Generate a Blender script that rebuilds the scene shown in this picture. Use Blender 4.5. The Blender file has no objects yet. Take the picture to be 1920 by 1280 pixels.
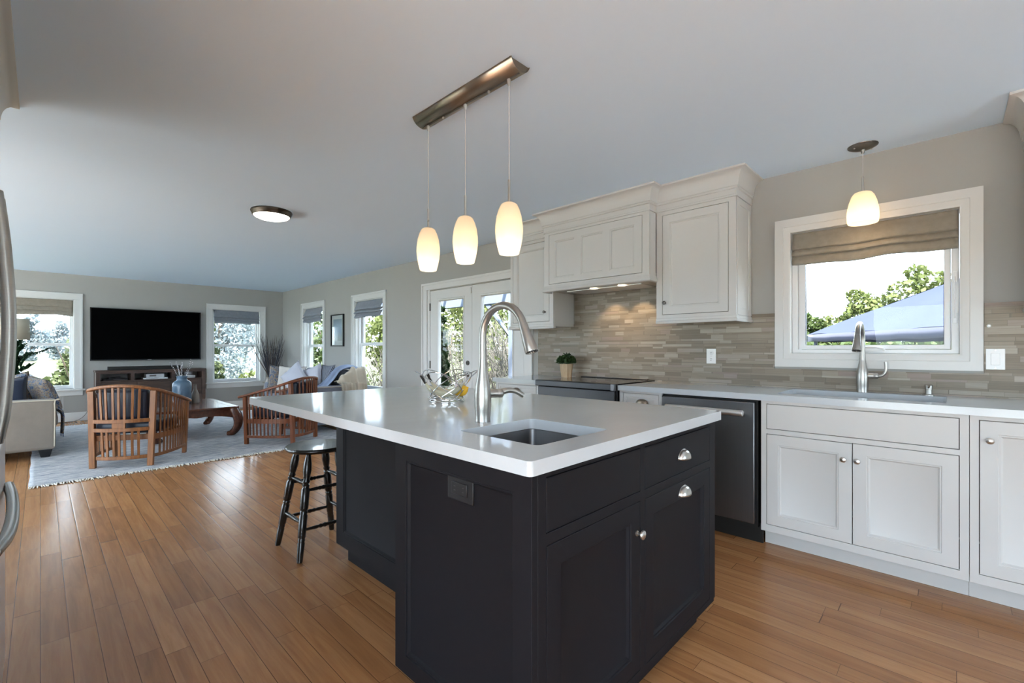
import bpy, bmesh, math, random
from mathutils import Vector, Matrix
import numpy as np
R = math.radians
PI = math.pi
sc = bpy.context.scene
C = sc.collection
random.seed(7)

# ------------------------------------------------------------------ camera, world, sun, exposure
cam_d = bpy.data.cameras.new('camera')
cam_d.sensor_width = 36.0
cam_d.lens = 855.04 / 1920 * 36
cam_d.shift_y = 14.65 / 1920
cam_d.clip_start = 0.02
cam_d.clip_end = 1000
cam = bpy.data.objects.new('camera', cam_d)
cam.location = (0, 0, 1.181)
cam.rotation_euler = (R(90), 0, R(90 - 45.962))
C.objects.link(cam)
sc.camera = cam

world = bpy.data.worlds.new('world')
sc.world = world
world.use_nodes = True
bg = world.node_tree.nodes['Background']
bg.inputs[0].default_value = (0.785, 0.92, 1.07, 1)
bg.inputs[1].default_value = 8.0

sun_d = bpy.data.lights.new('sun', 'SUN')
sun_d.energy = 38.0
sun_d.angle = R(6)
sun_d.color = (1.0, 0.96, 0.88)
sun = bpy.data.objects.new('sun', sun_d)
sun.rotation_euler = Vector((-0.35, 0.55, -1.0)).to_track_quat('-Z', 'Y').to_euler()
C.objects.link(sun)

sc.view_settings.view_transform = 'Standard'
sc.view_settings.look = 'None'
sc.view_settings.exposure = 0.36
sc.view_settings.gamma = 1.0
sc.view_settings.use_curve_mapping = False
sc.cycles.use_denoising = True
sc.cycles.max_bounces = 10
sc.cycles.diffuse_bounces = 6
sc.cycles.glossy_bounces = 5
sc.cycles.transmission_bounces = 8
sc.cycles.transparent_max_bounces = 16
sc.cycles.caustics_reflective = False
sc.cycles.caustics_refractive = False
sc.cycles.sample_clamp_indirect = 6.0

def portal(name, loc, size, direction):
    d = bpy.data.lights.new(name, 'AREA')
    d.shape = 'RECTANGLE'
    d.size, d.size_y = size
    d.cycles.is_portal = True
    o = bpy.data.objects.new(name, d)
    o.location = loc
    o.rotation_euler = Vector(direction).to_track_quat('-Z', 'Z').to_euler()
    C.objects.link(o)

# ------------------------------------------------------------------ materials
def srgb(r, g, b):
    f = lambda c: (c / 255 / 12.92) if c / 255 <= 0.04045 else ((c / 255 + 0.055) / 1.055) ** 2.4
    return (f(r), f(g), f(b), 1)

class NT:
    """small node-tree writer"""
    def __init__(s, name):
        s.m = bpy.data.materials.new(name)
        s.m.use_nodes = True
        s.t = s.m.node_tree
        s.b = s.t.nodes['Principled BSDF']
        s.out = s.t.nodes['Material Output']
    def n(s, typ, **kw):
        nd = s.t.nodes.new(typ)
        for k, v in kw.items():
            setattr(nd, k, v)
        return nd
    def l(s, a, b):
        s.t.links.new(a, b)
    def val(s, inp, v):
        if hasattr(v, 'node'):
            s.l(v, inp)
        else:
            inp.default_value = v
    def math(s, op, a, b=None, c=None):
        nd = s.n('ShaderNodeMath', operation=op)
        s.val(nd.inputs[0], a)
        if b is not None: s.val(nd.inputs[1], b)
        if c is not None: s.val(nd.inputs[2], c)
        return nd.outputs[0]
    def ramp(s, fac, stops):
        nd = s.n('ShaderNodeValToRGB')
        e = nd.color_ramp.elements
        e[0].position, e[0].color = stops[0]
        e[1].position, e[1].color = stops[-1]
        for p, c in stops[1:-1]:
            x = e.new(p); x.color = c
        s.val(nd.inputs[0], fac)
        return nd.outputs[0]
    def mix(s, fac, a, b, mode='MIX'):
        nd = s.n('ShaderNodeMix', data_type='RGBA', blend_type=mode)
        s.val(nd.inputs[0], fac)
        s.val(nd.inputs[6], a)
        s.val(nd.inputs[7], b)
        return nd.outputs[2]
    def coord(s, kind='Object', scale=(1, 1, 1), rot=(0, 0, 0)):
        tc = s.n('ShaderNodeTexCoord')
        mp = s.n('ShaderNodeMapping')
        mp.inputs['Scale'].default_value = scale
        mp.inputs['Rotation'].default_value = rot
        s.l(tc.outputs[kind], mp.inputs[0])
        return mp.outputs[0]
    def noise(s, vec, scale=5, detail=3, rough=0.5, dist=0.0):
        nd = s.n('ShaderNodeTexNoise')
        s.l(vec, nd.inputs['Vector'])
        nd.inputs['Scale'].default_value = scale
        nd.inputs['Detail'].default_value = detail
        nd.inputs['Roughness'].default_value = rough
        nd.inputs['Distortion'].default_value = dist
        return nd.outputs[0]
    def bump(s, h, strength=0.2, dist=0.01):
        nd = s.n('ShaderNodeBump')
        nd.inputs['Strength'].default_value = strength
        nd.inputs['Distance'].default_value = dist
        s.val(nd.inputs['Height'], h)
        s.l(nd.outputs[0], s.b.inputs['Normal'])
    def set(s, color=None, rough=None, metal=None, spec=None, coat=None, trans=None, sheen=None):
        b = s.b.inputs
        for key, v in (('Base Color', color), ('Roughness', rough), ('Metallic', metal), ('Specular IOR Level', spec),
                       ('Coat Weight', coat), ('Transmission Weight', trans), ('Sheen Weight', sheen)):
            if v is not None: s.val(b[key], v)
        return s

def paint(name, rgb, rough=0.5, var=0.03, scale=4, spec=0.4):
    t = NT(name)
    v = t.coord()
    a = tuple(c * (1 - var) for c in rgb[:3]) + (1,)
    b = tuple(min(1, c * (1 + var)) for c in rgb[:3]) + (1,)
    t.set(t.mix(t.noise(v, scale, 4), a, b), rough, spec=spec)
    return t.m

def metal(name, rgb, rough=0.3, brush=(1, 1, 60), amount=0.12):
    t = NT(name)
    v = t.coord(scale=brush)
    n = t.noise(v, 8, 4)
    a = tuple(c * (1 - amount) for c in rgb[:3]) + (1,)
    b = tuple(min(1, c * (1 + amount)) for c in rgb[:3]) + (1,)
    t.set(t.mix(n, a, b), t.math('MULTIPLY_ADD', n, 0.12, rough - 0.06), 1.0)
    return t.m

def wood(name, c1, c2, rough=0.4, axis='Z', scale=1.0, coat=0.0):
    t = NT(name)
    s = {'X': (1.2, 14, 14), 'Y': (14, 1.2, 14), 'Z': (14, 14, 1.2)}[axis]
    v = t.coord(scale=tuple(k * scale for k in s))
    n = t.noise(v, 2.2, 6, 0.62, 0.7)
    t.set(t.ramp(n, [(0.28, c1), (0.72, c2)]), rough, spec=0.45, coat=coat)
    t.bump(n, 0.06, 0.002)
    return t.m

def fabric(name, c1, c2, scale=220, rough=0.9, big=5):
    t = NT(name)
    v = t.coord()
    w1 = t.n('ShaderNodeTexWave', bands_direction='X'); w1.inputs['Scale'].default_value = scale
    w2 = t.n('ShaderNodeTexWave', bands_direction='Z'); w2.inputs['Scale'].default_value = scale
    t.l(v, w1.inputs[0]); t.l(v, w2.inputs[0])
    n = t.noise(v, big, 5, 0.6)
    w = t.math('MULTIPLY', w1.outputs['Fac'], w2.outputs['Fac'])
    f = t.math('ADD', t.math('MULTIPLY', w, 0.35), t.math('MULTIPLY', n, 0.75))
    t.set(t.mix(f, c1, c2), rough, spec=0.15, sheen=0.2)
    t.bump(w, 0.15, 0.001)
    return t.m

M = {}
M['wall'] = paint('wall_paint', srgb(168, 167, 163), 0.75, 0.015, 2, 0.2)
M['ceiling'] = paint('ceiling_paint', srgb(216, 235, 255), 0.8, 0.012, 1.5, 0.2)
M['trim'] = paint('white_trim_paint', srgb(216, 216, 214), 0.38, 0.01)
M['cab'] = paint('white_cabinet_paint', srgb(200, 199, 197), 0.42, 0.01)
M['cab_in'] = paint('cabinet_gap_shadow_board', srgb(34, 33, 32), 0.8, 0.02)  # near-black colour stands in for the shade inside the door gaps
M['navy'] = paint('charcoal_navy_paint', srgb(23, 22, 26), 0.6, 0.06, 3, 0.16)
M['vinyl'] = paint('white_vinyl', srgb(228, 229, 230), 0.3, 0.01)
M['steel'] = metal('brushed_nickel', (0.42, 0.405, 0.38), 0.36)
M['sinksteel'] = metal('sink_steel', (0.17, 0.17, 0.175), 0.38, (30, 2, 2))
M['chrome'] = metal('chrome_wire', (0.72, 0.72, 0.72), 0.14, (1, 1, 1), 0.03)
M['nickel'] = metal('satin_nickel', (0.62, 0.60, 0.57), 0.3, (1, 1, 1), 0.05)
M['appl'] = metal('dark_stainless', (0.18, 0.18, 0.185), 0.4, (60, 1, 1), 0.1)
M['applrange'] = metal('range_dark_steel', (0.075, 0.076, 0.08), 0.5, (60, 1, 1), 0.1)
M['applbar'] = metal('appliance_handle_steel', (0.74, 0.74, 0.75), 0.42, (1, 1, 1), 0.04)
M['bronze'] = metal('oil_bronze', (0.075, 0.06, 0.048), 0.4, (1, 1, 1), 0.1)
M['barmetal'] = metal('warm_brushed_nickel', (0.30, 0.25, 0.20), 0.32, (1, 40, 40), 0.12)
M['pewter'] = metal('pewter_knob', (0.18, 0.17, 0.16), 0.35, (1, 1, 1), 0.1)
M['blackgl'] = paint('black_glass', (0.004, 0.004, 0.005, 1), 0.06, 0.05, 3, 0.25)
M['black'] = paint('black_plastic', (0.012, 0.012, 0.014, 1), 0.4)
M['tv'] = paint('tv_screen_black', (0.0006, 0.0006, 0.0008, 1), 0.5, 0.02, 3, 0.02)
M['darkgap'] = paint('black_kick', (0.008, 0.007, 0.006, 1), 0.6)
M['oak'] = wood('chair_oak', srgb(104, 62, 32), srgb(146, 94, 52), 0.38, 'Z', 1.5)
M['cherry'] = wood('chair_cherry', srgb(84, 42, 20), srgb(128, 70, 36), 0.35, 'Z', 1.5)
M['walnut'] = wood('console_walnut', srgb(52, 38, 32), srgb(84, 64, 54), 0.45, 'Y', 1.0)
M['mahog'] = wood('table_mahogany', srgb(66, 34, 24), srgb(104, 58, 40), 0.22, 'X', 1.0, 0.3)
M['stool'] = wood('stool_black_brown', srgb(20, 18, 16), srgb(38, 34, 30), 0.25, 'Z', 1.0, 0.3)
M['navyleather'] = paint('navy_leather', srgb(26, 32, 50), 0.4, 0.15, 9, 0.5)
M['sofaL'] = fabric('oatmeal_linen', srgb(108, 101, 94), srgb(150, 142, 132), 260)
M['sofaR'] = fabric('slate_grey_linen', srgb(96, 102, 116), srgb(140, 146, 158), 260)
M['piping'] = fabric('cream_piping', srgb(170, 162, 146), srgb(206, 198, 182), 260)
M['linen_warm'] = fabric('taupe_linen_shade', srgb(118, 110, 100), srgb(160, 152, 140), 240, 0.9, 24)
M['linen_blue'] = fabric('slate_linen_shade', srgb(112, 118, 128), srgb(150, 156, 166), 240, 0.9, 24)
M['cream'] = fabric('cream_cotton', srgb(196, 190, 184), srgb(226, 222, 216), 200)
M['lilac'] = fabric('pale_grey_cotton', srgb(170, 172, 186), srgb(206, 206, 214), 200)
M['throwblue'] = fabric('pale_blue_throw', srgb(120, 136, 168), srgb(170, 184, 208), 120)
M['throwcream'] = fabric('beige_throw', srgb(180, 168, 148), srgb(214, 204, 188), 120)
M['cobalt'] = fabric('cobalt_velvet', srgb(20, 44, 110), srgb(44, 78, 150), 200)
M['lampshade'] = fabric('cream_lampshade', srgb(196, 186, 164), srgb(222, 214, 196), 220)
M['denim'] = fabric('dark_denim', srgb(26, 32, 46), srgb(46, 54, 72), 220)
M['leather'] = paint('dark_brown_leather', srgb(42, 30, 24), 0.4, 0.2, 9)

def patterned():
    t = NT('blue_gold_floral')
    v = t.coord()
    n = t.noise(v, 26, 5, 0.7, 1.2)
    col = t.ramp(n, [(0.30, srgb(30, 46, 78)), (0.44, srgb(90, 108, 134)), (0.50, srgb(168, 156, 138)), (0.55, srgb(128, 100, 72)), (0.62, srgb(96, 112, 136)), (0.72, srgb(40, 58, 92))])
    t.set(col, 0.9, spec=0.15)
    return t.m
M['floral'] = patterned()
def striped():
    t = NT('gathered_grey_stripe')
    v = t.coord(rot=(0, R(35), 0))
    w = t.n('ShaderNodeTexWave', bands_direction='X'); w.inputs['Scale'].default_value = 14; w.inputs['Distortion'].default_value = 1.0
    t.l(v, w.inputs[0])
    t.set(t.mix(w.outputs['Fac'], srgb(74, 78, 90), srgb(142, 146, 156)), 0.9, spec=0.15)
    return t.m
M['striped'] = striped()

def floor_mat():
    t = NT('oak_strip_floor')
    tc = t.n('ShaderNodeTexCoord')
    sp = t.n('ShaderNodeSeparateXYZ')
    t.l(tc.outputs['Object'], sp.inputs[0])
    x, y = sp.outputs[0], sp.outputs[1]
    W, L = 0.0835, 0.78
    ry = t.math('DIVIDE', y, W)
    row = t.math('FLOOR', ry)
    wn = t.n('ShaderNodeTexWhiteNoise', noise_dimensions='1D'); t.l(row, wn.inputs['W'])
    u = t.math('ADD', t.math('DIVIDE', x, L), t.math('MULTIPLY', wn.outputs['Value'], 17.3))
    u = t.math('ADD', u, t.math('MULTIPLY', t.math('SINE', t.math('ADD', t.math('MULTIPLY', u, 2.1), row)), 0.28))
    col_i = t.math('FLOOR', u)
    cv = t.n('ShaderNodeCombineXYZ'); t.l(row, cv.inputs[0]); t.l(col_i, cv.inputs[1])
    w2 = t.n('ShaderNodeTexWhiteNoise', noise_dimensions='2D'); t.l(cv.outputs[0], w2.inputs['Vector'])
    rnd = w2.outputs['Value']
    gv = t.n('ShaderNodeCombineXYZ')
    t.l(t.math('ADD', t.math('MULTIPLY', x, 1.6), t.math('MULTIPLY', rnd, 31)), gv.inputs[0])
    t.l(t.math('MULTIPLY', y, 22), gv.inputs[1]); t.l(t.math('MULTIPLY', rnd, 9), gv.inputs[2])
    g = t.noise(gv.outputs[0], 1.6, 6, 0.6, 1.1)
    g2 = t.noise(gv.outputs[0], 0.55, 3, 0.5, 2.0)
    tone = t.ramp(rnd, [(0.0, srgb(152, 107, 70)), (0.5, srgb(163, 117, 78)), (1.0, srgb(174, 128, 88))])
    grain = t.ramp(g, [(0.30, (0.82, 0.78, 0.74, 1)), (0.62, (1.03, 1.02, 1.0, 1))])
    col = t.mix(1.0, tone, grain, 'MULTIPLY')
    col = t.mix(1.0, col, t.ramp(g2, [(0.35, (0.90, 0.87, 0.84, 1)), (0.65, (1.04, 1.03, 1.02, 1))]), 'MULTIPLY')
    fy = t.math('FRACT', ry); fx = t.math('FRACT', u)
    ey = t.math('MINIMUM', fy, t.math('SUBTRACT', 1.0, fy))
    ex = t.math('MINIMUM', fx, t.math('SUBTRACT', 1.0, fx))
    seam = t.math('MAXIMUM', t.math('LESS_THAN', ey, 0.014), t.math('LESS_THAN', ex, 0.0013))
    col = t.mix(t.math('MULTIPLY', seam, 0.85), col, srgb(74, 46, 28))
    t.set(col, t.math('MULTIPLY_ADD', g, 0.10, 0.19), spec=0.34)
    edge = t.math('MINIMUM', t.math('MULTIPLY', ey, 14.0), 1.0)
    t.bump(t.math('ADD', edge, t.math('MULTIPLY', t.noise(tc.outputs['Object'], 6, 2), 0.6)), 0.10, 0.003)
    return t.m
M['floor'] = floor_mat()

def tile_mat():
    t = NT('strip_stone_mosaic')
    tc = t.n('ShaderNodeTexCoord')
    sp = t.n('ShaderNodeSeparateXYZ')
    t.l(tc.outputs['Object'], sp.inputs[0])
    x, z = sp.outputs[0], sp.outputs[2]
    H, L = 0.0215, 0.15
    zz = t.math('DIVIDE', z, H)
    zz = t.math('ADD', zz, t.math('MULTIPLY', t.math('SINE', t.math('MULTIPLY', zz, 2.7)), 0.26))
    row = t.math('FLOOR', zz)
    wn = t.n('ShaderNodeTexWhiteNoise', noise_dimensions='1D'); t.l(row, wn.inputs['W'])
    u = t.math('ADD', t.math('DIVIDE', x, L), t.math('MULTIPLY', wn.outputs['Value'], 23.7))
    u = t.math('ADD', u, t.math('MULTIPLY', t.math('SINE', t.math('ADD', t.math('MULTIPLY', u, 2.3), row)), 0.36))
    ci = t.math('FLOOR', u)
    cv = t.n('ShaderNodeCombineXYZ'); t.l(row, cv.inputs[0]); t.l(ci, cv.inputs[1])
    w2 = t.n('ShaderNodeTexWhiteNoise', noise_dimensions='2D'); t.l(cv.outputs[0], w2.inputs['Vector'])
    rnd = w2.outputs['Value']
    gv = t.n('ShaderNodeCombineXYZ')
    t.l(t.math('ADD', t.math('MULTIPLY', x, 5), t.math('MULTIPLY', rnd, 20)), gv.inputs[0])
    t.l(t.math('MULTIPLY', z, 130), gv.inputs[1]); t.l(rnd, gv.inputs[2])
    g = t.noise(gv.outputs[0], 1.5, 4, 0.6, 0.4)
    tone = t.ramp(rnd, [(0.0, srgb(126, 115, 102)), (0.35, srgb(140, 130, 117)), (0.7, srgb(152, 143, 130)), (0.9, srgb(170, 162, 150)), (1.0, srgb(146, 131, 124))])
    col = t.mix(1.0, tone, t.ramp(g, [(0.3, (0.86, 0.85, 0.83, 1)), (0.7, (1.05, 1.05, 1.05, 1))]), 'MULTIPLY')
    fz = t.math('FRACT', zz); fx = t.math('FRACT', u)
    ez = t.math('MINIMUM', fz, t.math('SUBTRACT', 1.0, fz))
    ex = t.math('MINIMUM', fx, t.math('SUBTRACT', 1.0, fx))
    seam = t.math('MAXIMUM', t.math('LESS_THAN', ez, 0.03), t.math('LESS_THAN', ex, 0.006))
    col = t.mix(t.math('MULTIPLY', seam, 0.75), col, srgb(112, 104, 94))
    t.set(col, 0.5, spec=0.35)
    t.bump(t.math('ADD', rnd, t.math('MULTIPLY', seam, -0.8)), 0.35, 0.003)
    return t.m
M['tile'] = tile_mat()

def quartz():
    t = NT('white_quartz')
    v = t.coord()
    n = t.noise(v, 2.5, 6, 0.65, 1.5)
    f = t.noise(v, 160, 2)
    c = t.mix(n, srgb(186, 192, 197), srgb(200, 206, 211))
    c = t.mix(t.math('MULTIPLY', f, 0.12), c, srgb(174, 175, 174))
    t.set(c, 0.11, spec=0.5)
    return t.m
M['quartz'] = quartz()

def rug_mat():
    t = NT('flatweave_blue_grey_rug')
    v = t.coord(scale=(9, 1.2, 1))
    n = t.noise(v, 5, 6, 0.7, 0.3)
    fine = t.noise(t.coord(scale=(70, 28, 1)), 6, 3, 0.7)
    f = t.math('ADD', t.math('MULTIPLY', n, 0.6), t.math('MULTIPLY', fine, 0.4))
    c = t.ramp(f, [(0.37, srgb(92, 98, 114)), (0.47, srgb(158, 162, 170)), (0.58, srgb(212, 210, 208))])
    t.set(c, 0.95, spec=0.1)
    t.bump(fine, 0.5, 0.006)
    return t.m
M['rug'] = rug_mat()
M['fringe'] = fabric('cotton_fringe', srgb(200, 192, 180), srgb(236, 230, 218), 200)

def glass_mat():
    t = NT('window_glass')
    tr = t.n('ShaderNodeBsdfTransparent'); tr.inputs[0].default_value = (0.97, 0.985, 0.98, 1)
    gl = t.n('ShaderNodeBsdfGlossy'); gl.inputs['Roughness'].default_value = 0.01
    fr = t.n('ShaderNodeFresnel'); fr.inputs[0].default_value = 1.35
    mx = t.n('ShaderNodeMixShader')
    ge = t.n('ShaderNodeNewGeometry')
    t.l(t.math('MULTIPLY', fr.outputs[0], t.math('SUBTRACT', 1.0, ge.outputs['Backfacing'])), mx.inputs[0]); t.l(tr.outputs[0], mx.inputs[1]); t.l(gl.outputs[0], mx.inputs[2])
    t.l(mx.outputs[0], t.out.inputs[0])
    return t.m
M['glass'] = glass_mat()

def glow(name, rgb, strength, base=(0.9, 0.88, 0.82, 1), trans=0.6):
    t = NT(name)
    n = t.noise(t.coord(scale=(1, 1, 6)), 6, 2)
    t.set(t.mix(n, base, tuple(min(1, c * 1.05) for c in base[:3]) + (1,)), 0.35)
    t.b.inputs['Emission Color'].default_value = rgb
    t.b.inputs['Emission Strength'].default_value = strength
    return t.m
def shade_glass():
    t = NT('opal_glass_shade')
    tl = t.n('ShaderNodeBsdfTranslucent'); tl.inputs[0].default_value = (0.95, 0.78, 0.55, 1)
    em = t.n('ShaderNodeEmission'); em.inputs[0].default_value = (1.0, 0.74, 0.46, 1); em.inputs[1].default_value = 0.17
    mx = t.n('ShaderNodeMixShader'); mx.inputs[0].default_value = 0.55
    t.set((0.72, 0.68, 0.62, 1), 0.2)
    t.l(t.b.outputs[0], mx.inputs[1]); t.l(tl.outputs[0], mx.inputs[2])
    ad = t.n('ShaderNodeAddShader')
    t.l(mx.outputs[0], ad.inputs[0]); t.l(em.outputs[0], ad.inputs[1])
    t.l(ad.outputs[0], t.out.inputs[0])
    return t.m
M['opal'] = shade_glass()
M['lens'] = glow('lit_diffuser', (1.0, 0.95, 0.86, 1), 2.2)
M['spot'] = glow('lit_hood_lens', (1.0, 0.80, 0.52, 1), 4.0)

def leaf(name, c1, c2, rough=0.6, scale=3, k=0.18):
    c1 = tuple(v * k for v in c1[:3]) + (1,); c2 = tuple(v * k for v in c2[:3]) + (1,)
    t = NT(name)
    n = t.noise(t.coord(), scale, 4, 0.7)
    tl = t.n('ShaderNodeBsdfTranslucent')
    c = t.mix(t.ramp(n, [(0.3, (0, 0, 0, 1)), (0.7, (1, 1, 1, 1))]), c1, c2)
    t.set(c, rough, spec=0.2)
    t.l(c, tl.inputs[0])
    mx = t.n('ShaderNodeMixShader'); mx.inputs[0].default_value = 0.35
    t.l(t.b.outputs[0], mx.inputs[1]); t.l(tl.outputs[0], mx.inputs[2]); t.l(mx.outputs[0], t.out.inputs[0])
    return t.m
M['leaf_light'] = leaf('spring_leaves', srgb(140, 162, 84), srgb(200, 212, 132))
M['leaf_mid'] = leaf('green_leaves', srgb(94, 124, 66), srgb(150, 174, 98))
M['leaf_cedar'] = leaf('cedar_green', srgb(40, 76, 38), srgb(88, 126, 66))
M['leaf_haze'] = leaf('hazed_distant_leaves', srgb(138, 156, 166), srgb(196, 206, 210), scale=0.6, k=0.42)  # aerial haze painted into a paler, bluer leaf colour
M['leaf_spruce'] = leaf('spruce_green', srgb(104, 128, 84), srgb(168, 184, 120))
M['leaf_house'] = leaf('houseplant_green', srgb(20, 46, 30), srgb(46, 78, 50), 0.35, k=1)
M['leaf_pot'] = leaf('pot_herb_green', srgb(26, 50, 28), srgb(86, 112, 66), 0.5, 20, k=1)
M['twig'] = paint('bare_twigs', (0.0862, 0.0787, 0.0692, 1), 0.8, 0.2, 6)
M['darktwig'] = paint('grey_branches', srgb(60, 62, 72), 0.7, 0.25, 6)
M['bark'] = paint('tree_bark', srgb(96, 84, 74), 0.9, 0.2, 6)
M['grass'] = leaf('lawn_grass', srgb(150, 168, 104), srgb(206, 212, 160), scale=0.5)
M['canopy'] = paint('blue_canopy_cloth', (0.030, 0.036, 0.060, 1), 0.95, 0.12, 2, 0.05)
M['valance'] = fabric('navy_valance_cloth', (0.0076, 0.0111, 0.0351, 1), (0.0184, 0.0253, 0.0648, 1), 40, 0.8, 2)
M['bluewood'] = paint('blue_grey_painted_wood', (0.0915, 0.1114, 0.1545, 1), 0.6, 0.06)
M['housewall'] = paint('white_siding', (0.3803, 0.3879, 0.4035, 1), 0.7)
M['houseroof'] = paint('grey_shingle', (0.1220, 0.1256, 0.1368, 1), 0.8)
M['bounce_patio'] = paint('pale_bounce_concrete', srgb(218, 218, 216), 0.85, 0.05, 3, 0.2)
M['deck'] = wood('deck_boards', (0.0657, 0.0525, 0.0409, 1), (0.1099, 0.0918, 0.0730, 1), 0.7, 'X')
M['bluevase'] = paint('blue_glazed_ceramic', srgb(84, 106, 126), 0.25, 0.14, 14, 0.5)
M['taupevase'] = paint('speckled_taupe_ceramic', srgb(140, 132, 124), 0.45, 0.16, 20, 0.4)
M['potwood'] = wood('light_pot_wood', srgb(176, 148, 114), srgb(206, 182, 150), 0.6, 'Z')
M['willow'] = paint('catkin_white', srgb(226, 224, 226), 0.8)
M['banana'] = paint('pale_banana_peel', srgb(196, 192, 168), 0.5, 0.08, 8)
M['bananatip'] = paint('banana_stem_brown', srgb(46, 40, 36), 0.7)
M['lemon'] = paint('lemon_peel', srgb(226, 176, 50), 0.45, 0.1, 20)
M['garlic'] = paint('garlic_skin', srgb(214, 206, 214), 0.6, 0.05)
M['silverbox'] = paint('silver_electronics', srgb(186, 188, 190), 0.4, 0.04)
M['whitebox'] = paint('white_plastic', srgb(214, 216, 218), 0.5, 0.02)
M['art'] = None
def art_mat():
    t = NT('framed_print_pale_blue')
    v = t.coord('Generated')
    sp = t.n('ShaderNodeSeparateXYZ'); t.l(v, sp.inputs[0])
    n = t.noise(v, 4, 4)
    f = t.math('ADD', sp.outputs[2], t.math('MULTIPLY', t.math('SUBTRACT', n, 0.5), 0.3))
    t.set(t.ramp(f, [(0.1, srgb(172, 174, 172)), (0.4, srgb(150, 166, 186)), (0.7, srgb(160, 178, 198)), (1.0, srgb(140, 152, 160))]), 0.1, spec=0.5)
    return t.m
M['art'] = art_mat()
M['matboard'] = paint('mat_board', srgb(188, 190, 190), 0.5, 0.02)
M['cordclear'] = paint('clear_cord', srgb(196, 196, 196), 0.3)
M['switch'] = paint('white_plate', srgb(244, 244, 244), 0.35, 0.01)

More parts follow.
